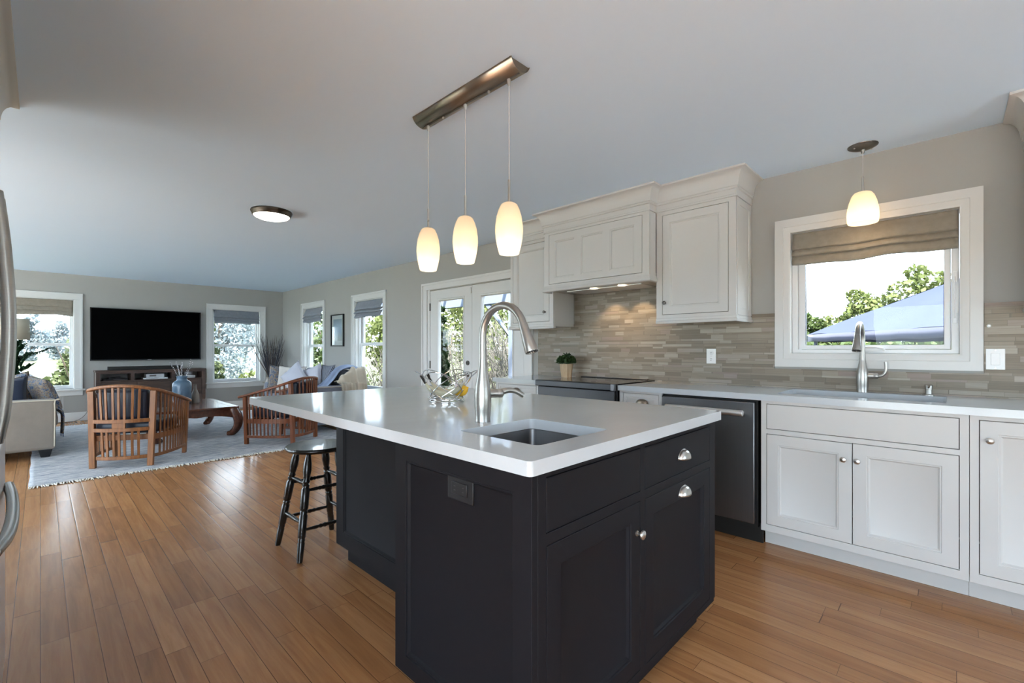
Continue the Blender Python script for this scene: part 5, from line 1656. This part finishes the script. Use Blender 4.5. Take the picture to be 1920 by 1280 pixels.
    c = obj('seat_cushion', soft_box(-.285, -.225, .315, .285, .27, .445, .045), 'navyleather', t, smooth=60)
    m = soft_box(-.215, -.272, .455, .215, -.155, .765, .045)
    m.v = [(x, y - .02 * ((z - .45) / .3), z) for x, y, z in m.v]
    obj('back_cushion', m, 'navyleather', t, smooth=60)
    return t
armchair('honey oak slatted armchair with navy cushions at the left end of the coffee table', (-6.165, .705, .0160), R(59.4), 'oak')
armchair('reddish slatted armchair with a navy seat behind the far corner of the island', (-6.205, 2.195, .0160), R(125.5), 'cherry')

# ------------------------------------------------------------------ coffee table and what stands on it
TX0, TX1, TY0, TY1, TZ = -8.42, -6.98, .93, 1.88, .41
t = thing('coffee_table', 'low dark mahogany coffee table with curled opium legs', 'coffee table', ((TX0 + TX1) / 2, (TY0 + TY1) / 2, .0145))
m = MB(); m.box(TX0, TY0, TZ - .028, TX1, TY1, TZ); obj('table_top', m, 'mahog', t, bevel=.008, seg=3)
ring_ = MB()
ring(ring_, (V(0, 0, TZ), EX, EY, EZ), [(TX0 + .085, TX1 - .085, TY0 + .085, TY1 - .085, .0006), (TX0 + .091, TX1 - .091, TY0 + .091, TY1 - .091, .0006)]); ring_.f.pop()
obj('inlay_line', ring_, 'walnut', t, smooth=0)
def apron(F, u0, u1, zb, zt_):
    n = 24; P = [(u0, zt_), (u1, zt_)]
    for k in range(n + 1):
        f = k / n; u = u1 + (u0 - u1) * f
        s = abs(2 * f - 1)
        P.append((u, zb + .045 * (1 - s ** 3) - .012 * math.exp(-((f - .5) / .07) ** 2)))
    return MB().prism(P, F, -.018, 0)
for F_, a, b in (((V(0, TY1 - .03, 0), EX, EZ, EY), TX0 + .06, TX1 - .06), ((V(0, TY0 + .03, 0), EX, EZ, -EY), TX0 + .06, TX1 - .06), ((V(TX1 - .03, 0, 0), EY, EZ, EX), TY0 + .06, TY1 - .06), ((V(TX0 + .03, 0, 0), EY, EZ, -EX), TY0 + .06, TY1 - .06)):
    obj('apron', apron(F_, a, b, TZ - .155, TZ - .028), 'mahog', t, smooth=30)
for cx, cy, dx, dy in ((TX1, TY1, 1, 1), (TX1, TY0, 1, -1), (TX0, TY1, -1, 1), (TX0, TY0, -1, -1)):
    D = V(dx, dy, 0).normalized()
    c0 = V(cx, cy, 0)
    prof = [(-.075, .385, .062), (-.060, .345, .066), (-.030, .29, .068), (-.012, .23, .064), (-.016, .16, .058), (-.050, .09, .052), (-.105, .045, .046), (-.150, .036, .036)]
    pts = spline([c0 + D * a + EZ * (z) for a, z, r in prof], 5)
    rs = [0] * len(pts)
    for i in range(len(pts)):
        f = i / (len(pts) - 1) * (len(prof) - 1); k = min(int(f), len(prof) - 2)
        rs[i] = (prof[k][2] * (1 - f + k) + prof[k + 1][2] * (f - k)) * .92
    lm = MB().tube(pts, rs, 12)
    lm.v = [(x, y, max(z, .0160)) for x, y, z in lm.v]
    obj('leg', lm, 'mahog', t, smooth=60)
t = thing('blue_vase', 'tall blue glazed vase holding catkin twigs on the coffee table', 'vase', (-7.80, 1.385, TZ), world=False)
obj('body', MB().lathe([(.085, 0), (.098, .008), (.106, .05), (.111, .15), (.113, .25), (.108, .30), (.085, .325), (.064, .335), (.060, .348), (.061, .375), (.068, .388), (.066, .394), (.056, .390), (.054, .35), (.05, .30), (.001, .02)], 36), 'bluevase', t, smooth=50)
m = MB()
for k in range(9):
    for j in range(7):
        a = 2 * PI * k / 9 + j * .11
        rr_ = .1125 - .0005 * j
        m.lathe([(.006, 0), (.0045, .003), (.001, .0045)], 8, V(rr_ * math.cos(a) * .995, rr_ * math.sin(a) * .995, .06 + j * .03), (math.cos(a), math.sin(a), 0))
obj('raised_dots', m, 'bluevase', t)
rnd = random.Random(9)
tw = thing('catkin_twigs', 'bare twigs with white catkins standing in the tall blue vase', 'twigs', (-7.80, 1.385, TZ + .03), world=False)
sm, bm_ = MB(), MB()
for k in range(7):
    a = rnd.uniform(0, 2 * PI); L = rnd.uniform(.50, .62); s = rnd.uniform(.05, .17)
    p0 = V(.02 * math.cos(a), .02 * math.sin(a), 0); p1 = V(.035 * math.cos(a), .035 * math.sin(a), .34); p2 = V(s * math.cos(a), s * math.sin(a), L)
    pts = spline([p0, p1, p2], 6)
    sm.tube(pts, .0022, 5)
    for j in range(9):
        q = p1.lerp(p2, .15 + .85 * j / 8); dd = (p2 - p1).normalized()
        side = V(rnd.gauss(0, 1), rnd.gauss(0, 1), .8).normalized()
        bm_.lathe([(.001, 0), (.0046, .005), (.0042, .011), (.001, .016)], 7, q, dd + side * .8)
obj('stems', sm, 'darktwig', tw)
obj('catkins', bm_, 'willow', tw)
t = thing('bottle_vase', 'small speckled taupe bottle vase beside the blue vase', 'vase', (-7.86, 1.553, TZ), world=False)
obj('body', MB().lathe([(.045, 0), (.050, .006), (.050, .09), (.046, .13), (.030, .17), (.020, .20), (.018, .245), (.022, .262), (.018, .264), (.014, .25), (.001, .24)], 28), 'taupevase', t, smooth=50)
obj('shoulder_lug', MB().tube([V(.030, 0, .168), V(.048, 0, .172), V(.047, 0, .130)], .005, 8), 'taupevase', t)

# ------------------------------------------------------------------ media console, television, electronics
t = thing('media_console', 'dark walnut media console under the television', 'tv stand', (-10.19, 1.38, 0))
cx0, cx1, cy0, cy1 = -10.385, -9.99, .625, 2.135
obj('top', MB().box(cx0, cy0 - .008, .802, cx1 + .012, cy1 + .008, .830), 'walnut', t, bevel=.003)
m = MB().box(cx0, cy0, 0, cx1, cy0 + .055, .801).box(cx0, cy1 - .055, 0, cx1, cy1, .801)
obj('side_panel', m, 'walnut', t, smooth=0, bevel=.003)
obj('shelf', MB().box(cx0, cy0 + .056, .640, cx1 - .004, cy1 - .056, .662), 'walnut', t, smooth=0)
for y in (1.088, 1.652):
    obj('divider', MB().box(cx0, y - .025, .663, cx1 - .004, y + .025, .801), 'walnut', t, smooth=0)
obj('top_rail', MB().box(cx1 - .02, cy0 + .056, .775, cx1 - .002, cy1 - .056, .801), 'walnut', t, smooth=0)
obj('base', MB().box(cx0, cy0 + .056, .03, cx1 - .03, cy1 - .056, .639), 'walnut', t, smooth=0)
for k in range(3):
    a = cy0 + .06 + k * .466
    for z0, z1 in ((.10, .36), (.372, .632)):
        d = obj('drawer_front', MB().box(cx1 - .029, a + .003, z0, cx1 - .006, a + .458, z1), 'walnut', t, bevel=.003)
        obj('pull', MB().tube([V(cx1 + .012, a + .16, (z0 + z1) / 2), V(cx1 + .012, a + .30, (z0 + z1) / 2)], .005, 8).tube([V(cx1 - .008, a + .18, (z0 + z1) / 2), V(cx1 + .012, a + .18, (z0 + z1) / 2)], .004, 6).tube([V(cx1 - .008, a + .28, (z0 + z1) / 2), V(cx1 + .012, a + .28, (z0 + z1) / 2)], .004, 6), 'pewter', d)
def box_thing(name, label, cat, x0, y0, z0, x1, y1, z1, mat, front=None, group=None, bev=.004):
    t = thing(name, label, cat, ((x0 + x1) / 2, (y0 + y1) / 2, z0), group=group)
    obj('case', MB().box(x0, y0, z0, x1, y1, z1), mat, t, bevel=bev)
    if front:
        obj(front[0], MB().box(x1 + .0005, y0 + (y1 - y0) * front[1], z0 + (z1 - z0) * front[2], x1 + .003, y0 + (y1 - y0) * front[3], z0 + (z1 - z0) * front[4]), front[5], t, smooth=0)
    return t
box_thing('soundbar', 'long black soundbar on top of the media console', 'speaker', -10.16, .775, .830, -10.05, 1.765, .892, 'black', ('grille', .01, .08, .99, .92, 'darkgap'))
box_thing('cable_box', 'flat black box on the left shelf of the media console', 'electronics', -10.30, .72, .662, -10.06, 1.03, .690, 'black', ('display', .1, .3, .4, .7, 'blackgl'))
box_thing('game_console', 'thin black unit on top of the flat black box in the console', 'electronics', -10.28, .80, .690, -10.10, .95, .712, 'black', ('front_panel', .05, .3, .5, .7, 'blackgl'))
box_thing('disc_player', 'flat white player on the middle shelf of the media console', 'electronics', -10.30, 1.235, .662, -10.03, 1.575, .686, 'whitebox', ('disc_slot', .1, .45, .6, .6, 'black'))
box_thing('stereo_receiver', 'silver receiver stacked on the white player in the console', 'electronics', -10.28, 1.275, .686, -10.05, 1.525, .752, 'silverbox', ('display', .18, .35, .55, .75, 'pewter'))
box_thing('router', 'white box on the right shelf of the media console', 'electronics', -10.28, 1.81, .662, -10.06, 1.99, .705, 'whitebox', ('vent_slots', .1, .2, .9, .8, 'silverbox'))
t = thing('smart_speaker', 'short grey cylinder speaker on the white box in the console', 'speaker', (-10.18, 1.90, .705), world=False)
obj('body', MB().lathe([(.062, 0), (.066, .005), (.066, .078), (.062, .084), (.001, .084)], 28), 'silverbox', t, smooth=50)
obj('base_band', MB().lathe([(.0665, .006), (.0665, .016)], 28, caps=False), 'pewter', t)
t = thing('television', 'large black flat television mounted on the far wall', 'television', (-10.37, 1.355, 1.43))
obj('housing', MB().box(-10.405, .60, 1.01, -10.36, 2.11, 1.87), 'black', t, bevel=.006)
obj('bezel', face_frame((V(-10.336, 0, 0), EY, EZ, EX), .574, 2.132, .990, 1.884, [(.588, 2.118, 1.008, 1.872)], 0, .024), 'black', t, smooth=0, bevel=.002)
obj('screen', MB().box(-10.358, .587, 1.007, -10.339, 2.119, 1.873), 'tv', t, smooth=0)
obj('badge', MB().box(-10.3358, 1.33, .994, -10.3345, 1.385, 1.002), 'silverbox', t, smooth=0)

# ------------------------------------------------------------------ sofas
def sofa(name, label, x0, x1, yf, yb_, mat, arm_h, back_h, facing, near_w=.16, feet='black'):
    """facing +1: front toward +Y ; yf is the front, yb_ the back"""
    t = thing(name, label, 'sofa', ((x0 + x1) / 2, (yf + yb_) / 2, 0))
    s = -facing   # from front to back
    aw = near_w
    obj('seat_base', soft_box(x0 + aw, yf + s * .03, .11, x1 - aw, yb_, .32, .02), mat, t, smooth=60)
    for xa, xb in ((x0, x0 + aw), (x1 - aw, x1)):
        a = obj('arm', soft_box(xa, yf, .10, xb, yb_ - s * .02, arm_h, .035), mat, t, smooth=60)
        pm = MB()
        xo = xb - .004 if xb == x1 else xa + .004
        pm.tube(spline([V(xo, yb_ - s * .04, arm_h - .012), V(xo, yf + s * .05, arm_h - .012), V(xo, yf + s * .012, arm_h - .05), V(xo, yf + s * .012, .13)], 6), .006, 6)
        obj('piping', pm, 'piping', a)
    n = 2
    w = (x1 - x0 - 2 * aw) / n
    obj('back_frame', soft_box(x0 + aw * .6, yb_ - s * .18, .11, x1 - aw * .6, yb_, back_h - .06, .05), mat, t, smooth=60)
    for k in range(n):
        a = x0 + aw + k * w
        obj('seat_cushion', soft_box(a + .004, yf + s * -.02, .322, a + w - .004, yb_ - s * .19, .465, .045), mat, t, smooth=60)
        obj('back_cushion', soft_box(a + .006, yb_ - s * .36, .47, a + w - .006, yb_ - s * .17, back_h, .07), mat, t, smooth=60)
    for x in (x0 + .09, x1 - .09):
        for y in (yf + s * .08, yb_ - s * .08):
            m = MB()
            m.hexa([V(x - .035, y - .035, 0.0155), V(x + .035, y - .035, .0155), V(x + .035, y + .035, .0155), V(x - .035, y + .035, .0155), V(x - .055, y - .055, .102), V(x + .055, y - .055, .102), V(x + .055, y + .055, .102), V(x - .055, y + .055, .102)])
            obj('foot', m, feet, t, smooth=0, bevel=.003)
    return t
sofa('sofa', 'oatmeal linen sofa at the left picture edge, seen from its arm', -9.15, -7.0, .118, -.88, 'sofaL', .643, .80, 1)
sofa('sofa', 'slate grey loveseat near the right wall, heaped with pillows', -8.20, -6.44, 2.57, 3.50, 'sofaR', .645, .87, -1, .20)

def pillow(label, loc, w, h, d, rz, lean, mat, roll=0, seed=1, name='throw_pillow', edge=None, group=None):
    t = thing(name, label, 'pillow', loc, group=group, world=False)
    o = obj('cushion', pillow_mb(w, h, d, seed), mat, t); weld(o)
    pts = []
    for k in range(48):
        f = k / 48 * 4; s_, u = int(f), f - int(f)
        c = [(-1, -1), (1, -1), (1, 1), (-1, 1)]
        a, b = c[s_], c[(s_ + 1) % 4]
        x, y = a[0] + (b[0] - a[0]) * u, a[1] + (b[1] - a[1]) * u
        ex = x * (1 - .10 * (1 - y * y) * abs(x) ** 3); ey = y * (1 - .10 * (1 - x * x) * abs(y) ** 3)
        pts.append(V(ex * w / 2, 0, ey * h / 2))
    obj('piping', MB().tube(pts, .004, 6, closed=True), edge or mat, t)
    t.rotation_euler = Matrix.Rotation(rz, 4, 'Z').__matmul__(Matrix.Rotation(lean, 4, 'X')).__matmul__(Matrix.Rotation(roll, 4, 'Y')).to_euler()
    return t
pillow('blue and gold floral pillow leaning beside the arm of the oatmeal sofa', (-7.48, .02, .68), .44, .42, .14, R(20), R(24), 'floral', R(8), 1)
pillow('blue floral pillow with a tan back slumped over the seat of the oatmeal sofa', (-7.64, -.24, .69), .42, .42, .12, R(78), R(14), 'floral', R(-12), 2, edge='leather')
pillow('dark denim pillow at the left picture edge on the oatmeal sofa', (-7.30, -.27, .68), .38, .42, .13, R(76), R(10), 'denim', 0, 3, edge='leather')
pillow('pale grey pillow showing above the floral pillows on the oatmeal sofa', (-7.90, -.02, .70), .44, .44, .13, R(10), R(30), 'lilac', R(10), 4)
pillow('floral pillow propped against the far arm of the grey loveseat', (-7.83, 2.70, .70), .36, .44, .12, R(66), R(-12), 'floral', R(6), 5)
pillow('cream pillow with a tan edge beside the floral pillow on the grey loveseat', (-7.66, 2.80, .70), .42, .44, .11, R(56), R(-14), 'cream', R(4), 6, edge='leather')
pillow('cobalt blue pillow half hidden behind the pale diamond pillow', (-7.52, 2.90, .67), .38, .38, .10, R(42), R(-14), 'cobalt', R(0), 7)
pillow('pale pillow standing on its corner in the middle of the grey loveseat', (-7.36, 2.74, .745), .39, .39, .12, R(24), R(-18), 'lilac', R(45), 8)
pillow('lilac grey pillow right of the corner-standing pillow', (-7.14, 2.93, .735), .42, .38, .11, R(14), R(-14), 'lilac', R(-20), 9)
pillow('gathered grey striped pillow against the back of the grey loveseat', (-6.94, 3.05, .74), .36, .42, .10, R(6), R(-14), 'striped', 0, 10)
pillow('small cream pillow lying in front of the draped blanket', (-6.90, 2.78, .62), .30, .28, .11, R(-10), R(-30), 'cream', R(14), 11)

# blanket over the near arm and back of the grey sofa
def blanket(name, label, mat, c0, wx, seed, shift):
    rnd = random.Random(seed)
    t = thing(name, label, 'blanket', (c0[0], c0[1], .5))
    ph = [rnd.uniform(0, 6.3) for _ in range(6)]
    path = spline([V(0, 3.47, .84), V(0, 3.38, .89), V(0, 3.26, .90), V(0, 3.12, .85), V(0, 3.03, .74), V(0, 2.94, .64), V(0, 2.84, .56), V(0, 2.74, .515), V(0, 2.62, .51), V(0, 2.535, .47), V(0, 2.53, .38)], 5)
    m = MB(); n = len(path) - 1
    def fn(a, b):
        i = b * n; k = min(int(i), n - 1); p = path[k].lerp(path[k + 1], i - k)
        x = c0[0] + wx * (a - .5) * (1 - .25 * math.sin(PI * b)) + shift * b
        fold = .020 * math.sin(a * 17 + ph[0] + 2 * b) + .012 * math.sin(a * 31 + ph[1] - 3 * b)
        return V(x + .02 * math.sin(b * 9 + ph[2]), p.y - abs(fold) * .6, p.z + fold + .014 + .02 * max(0, math.sin(b * 7 + a * 5 + ph[3])))
    m.grid(fn, 48, 40)
    obj('cloth', m, mat, t, smooth=60, solid=.006)
    fr = MB()
    for k in range(26):
        p = fn((k + .5) / 26, 1.0)
        fr.tube([p, p + V(rnd.uniform(-.01, .01), -.004, -.035)], .0025, 4)
    o = obj('fringe', fr, mat, t); o['kind'] = 'stuff'
    return t
blanket('throw_blanket', 'pale blue blanket draped over the back and seat of the grey loveseat', 'throwblue', (-6.70, 3.0), .30, 1, -.02)
def arm_throw():
    rnd = random.Random(8)
    t = thing('throw_blanket', 'beige blanket spread over the near arm corner of the grey loveseat', 'blanket', (-6.45, 3.2, .5))
    path = spline([V(-6.56, 0, .885), V(-6.50, 0, .875), V(-6.46, 0, .80), V(-6.43, 0, .72), V(-6.41, 0, .675), V(-6.395, 0, .655), V(-6.385, 0, .60), V(-6.382, 0, .50), V(-6.38, 0, .42)], 5)
    n = len(path) - 1; m = MB()
    def fn(a, b):
        i = b * n; k = min(int(i), n - 1); p = path[k].lerp(path[k + 1], i - k)
        y = 3.47 - .46 * a + .08 * b * (a - .5)
        drop = max(0, 3.28 - y) * .75 * (1 - b) ** .5
        f = .014 * math.sin(a * 19 + 2 * b) + .010 * math.sin(a * 33 + 1)
        return V(p.x + abs(f) * .5, y, max(p.z - drop, min(p.z, .665)) + f * (1 if b < .6 else .2) + .012)
    m.grid(fn, 36, 40)
    obj('cloth', m, 'throwcream', t, smooth=60, solid=.006)
    fr = MB()
    for k in range(24):
        p = fn((k + .5) / 24, 1.0); fr.tube([p, p + V(0, 0, -.04)], .0025, 4)
    o = obj('fringe', fr, 'throwcream', t); o['kind'] = 'stuff'
arm_throw()
def sofa_throw_left():
    t = thing('throw_blanket', 'blue and gold patterned throw hanging over the front of the oatmeal sofa arm', 'blanket', (-7.3, .1, .5))
    m = MB()
    path = spline([V(-7.22, .02, .492), V(-7.23, .07, .50), V(-7.24, .12, .495), V(-7.25, .17, .45), V(-7.25, .178, .36), V(-7.25, .172, .22)], 5)
    n = len(path) - 1
    def fn(a, b):
        i = b * n; k = min(int(i), n - 1); p = path[k].lerp(path[k + 1], i - k)
        return V(p.x - .34 * a + .12 * b * a, p.y + .012 * math.sin(a * 15), p.z + .012 * math.sin(a * 11 + b * 3) + .012)
    m.grid(fn, 24, 24)
    obj('cloth', m, 'floral', t, smooth=60, solid=.006)
    fr = MB()
    for k in range(16):
        p = fn((k + .5) / 16, 1.0); fr.tube([p, p + V(0, .002, -.035)], .0025, 4)
    o = obj('fringe', fr, 'throwblue', t); o['kind'] = 'stuff'
sofa_throw_left()

# ------------------------------------------------------------------ corner vase of branches, framed print, lamp, plant, cord
t = thing('floor_vase', 'grey floor vase in the corner holding tall bare branches', 'vase', (-10.02, 3.28, 0), world=False)
obj('body', MB().lathe([(.10, 0), (.12, .01), (.15, .15), (.155, .30), (.13, .46), (.09, .56), (.085, .60), (.095, .62), (.088, .622), (.078, .60), (.07, .5), (.001, .1)], 28), 'taupevase', t, smooth=50)
obj('foot_ring', MB().lathe([(.105, 0), (.112, .006), (.105, .014)], 28, caps=False), 'taupevase', t)
br = thing('dry_branches', 'tall dark bare branches fanning out of the corner vase', 'branches', (-10.02, 3.28, .25), world=False)
rnd = random.Random(13)
m1 = MB(); m2 = MB()
for k in range(64):
    a = rnd.uniform(0, 2 * PI); s = rnd.uniform(.05, 1) ** .7
    top = V(math.cos(a) * .25 * s - .02, max(-.42, min(.24, math.sin(a) * .36 * s - .05)), rnd.uniform(.90, 1.27))
    top.x = max(-.33, top.x)
    p0 = V(.04 * math.cos(a), .04 * math.sin(a), 0); p1 = V(.05 * math.cos(a), .05 * math.sin(a), .36)
    p2 = p1.lerp(top, .5) + V(rnd.uniform(-.03, .03), rnd.uniform(-.03, .03), 0)
    mm = m1 if k % 3 else m2
    mm.tube(spline([p0, p1, p2, top], 5), [.0055] * 6 + [.0045] * 5 + [.003] * 4 + [.0015], 5)
    for _ in range(2):
        q = p2.lerp(top, rnd.uniform(.1, .7)); e = q + V(rnd.uniform(-.05, .05), rnd.uniform(-.05, .05), rnd.uniform(.08, .16))
        e.x = max(-.36, e.x); e.y = min(.33, e.y)
        mm.tube([q, e], [.0024, .001], 4)
obj('grey_stems', m1, 'darktwig', br)
obj('brown_stems', m2, 'bark', br)

t = thing('framed_print', 'narrow dark framed print hanging between the two side windows', 'picture', (-7.77, YW, 1.51))
Fp = FY(YW - .001)
obj('frame', face_frame(Fp, -8.012, -7.53, 1.232, 1.794, [(-7.994, -7.548, 1.250, 1.776)], .030, .030), 'black', t, smooth=0, bevel=.002)
obj('mat_board', MB().fbox(Fp, -7.996, -7.546, 1.248, 1.778, .004, .010), 'matboard', t, smooth=0)
obj('print', MB().fbox(Fp, -7.93, -7.61, 1.33, 1.71, .010, .0115), 'art', t, smooth=0)
obj('glazing', MB().fbox(Fp, -7.995, -7.547, 1.249, 1.777, .016, .018), 'glass', t, smooth=0)

t = thing('floor_lamp', 'floor lamp with a cream drum shade at the left picture edge', 'lamp', (-9.30, -.335, 0), world=False)
obj('base', MB().lathe([(.15, 0), (.15, .015), (.03, .028)], 28), 'walnut', t)
obj('post', MB().lathe([(.022, .02), (.022, 1.22), (.014, 1.26), (.014, 1.34)], 14), 'walnut', t)
obj('shade', MB().lathe([(.235, 1.315), (.228, 1.60)], 40, caps=False), 'lampshade', t, smooth=50, solid=.003)
sp_ = MB()
for k in range(3):
    a = 2 * PI * k / 3; sp_.tube([V(0, 0, 1.34), V(.231 * math.cos(a), .231 * math.sin(a), 1.33)], .003, 5)
obj('spider', sp_, 'pewter', t)

t = thing('potted_plant', 'dark green long-stemmed plant in front of the left window', 'plant', (-9.68, -.26, 0), world=False)
obj('pot', MB().lathe([(.13, 0), (.17, .30), (.175, .32), (.16, .32), (.155, .29), (.001, .28)], 28), 'taupevase', t, smooth=40)
rnd = random.Random(17)
def leafm(mb, p, d, L, w, up):
    d = d.normalized(); s = d.cross(up).normalized(); u = s.cross(d)
    prof = [(0, .02), (.25, .8), (.5, 1), (.75, .7), (1, .02)]
    vs = []
    for f, k in prof:
        c = p + d * (L * f) + u * (.10 * L * math.sin(PI * f))
        vs += [c - s * (w / 2 * k) + u * (.12 * w), c, c + s * (w / 2 * k) + u * (.12 * w)]
    fs = []
    for i in range(4):
        for j in range(2): fs.append((i * 3 + j, i * 3 + j + 1, i * 3 + 4 + j, i * 3 + 3 + j))
    mb.add(vs, fs)
stems = [(.06, .31, 1.15), (-.05, .05, 1.27), (.06, .08, 1.20), (.0, -.06, 1.25), (.1, -.1, 1.1), (-.1, .12, 1.08), (.1, .15, .92), (.0, -.2, 1.15), (-.15, -.15, 1.0)]
sm = MB(); lm = MB()
for (dx, dy, hz_) in stems:
    p0 = V(dx * .1, dy * .1, .28); p1 = V(dx * .35, dy * .25, .28 + (hz_ - .28) * .80); p2 = V(dx, dy, hz_)
    path = spline([p0, p1, p2], 8)
    sm.tube(path, [.011 - .008 * i / (len(path) - 1) for i in range(len(path))], 7)
    for i in range(5, len(path)):
        d = (path[i] - path[i - 1]).normalized()
        for sg in (1, -1):
            s = d.cross(V(0, 0, 1)) if abs(d.z) < .95 else V(1, 0, 0)
            s = (s.normalized() * sg * .9 + V(rnd.uniform(-.2, .2), rnd.uniform(-.2, .2), .35) + d * .7)
            leafm(lm, path[i], s, rnd.uniform(.085, .115), .036, V(0, 0, 1))
    leafm(lm, path[-1], path[-1] - path[-2], .09, .025, V(.3, .1, .8))
obj('stems', sm, M['leaf_house'], t, smooth=40)
obj('leaves', lm, M['leaf_house'], t, smooth=60, solid=.001)

t = obj('power_cord', MB().tube(spline([V(-10.36, .60, .30), V(-10.36, .52, .10), V(-10.33, .40, .010), V(-10.28, .2, .008), V(-10.32, 0, .008), V(-10.30, -.3, .008)], 6), .004, 6), 'pewter')
tag(t, 'thin grey cord trailing along the baseboard below the left window', 'cord')
t = obj('blind_cord', MB().tube([V(-10.392, .255, .415), V(-10.392, .255, .16)], .003, 6), 'cordclear')
tag(t, 'thin white cord hanging down the wall under the window left of the television', 'cord')
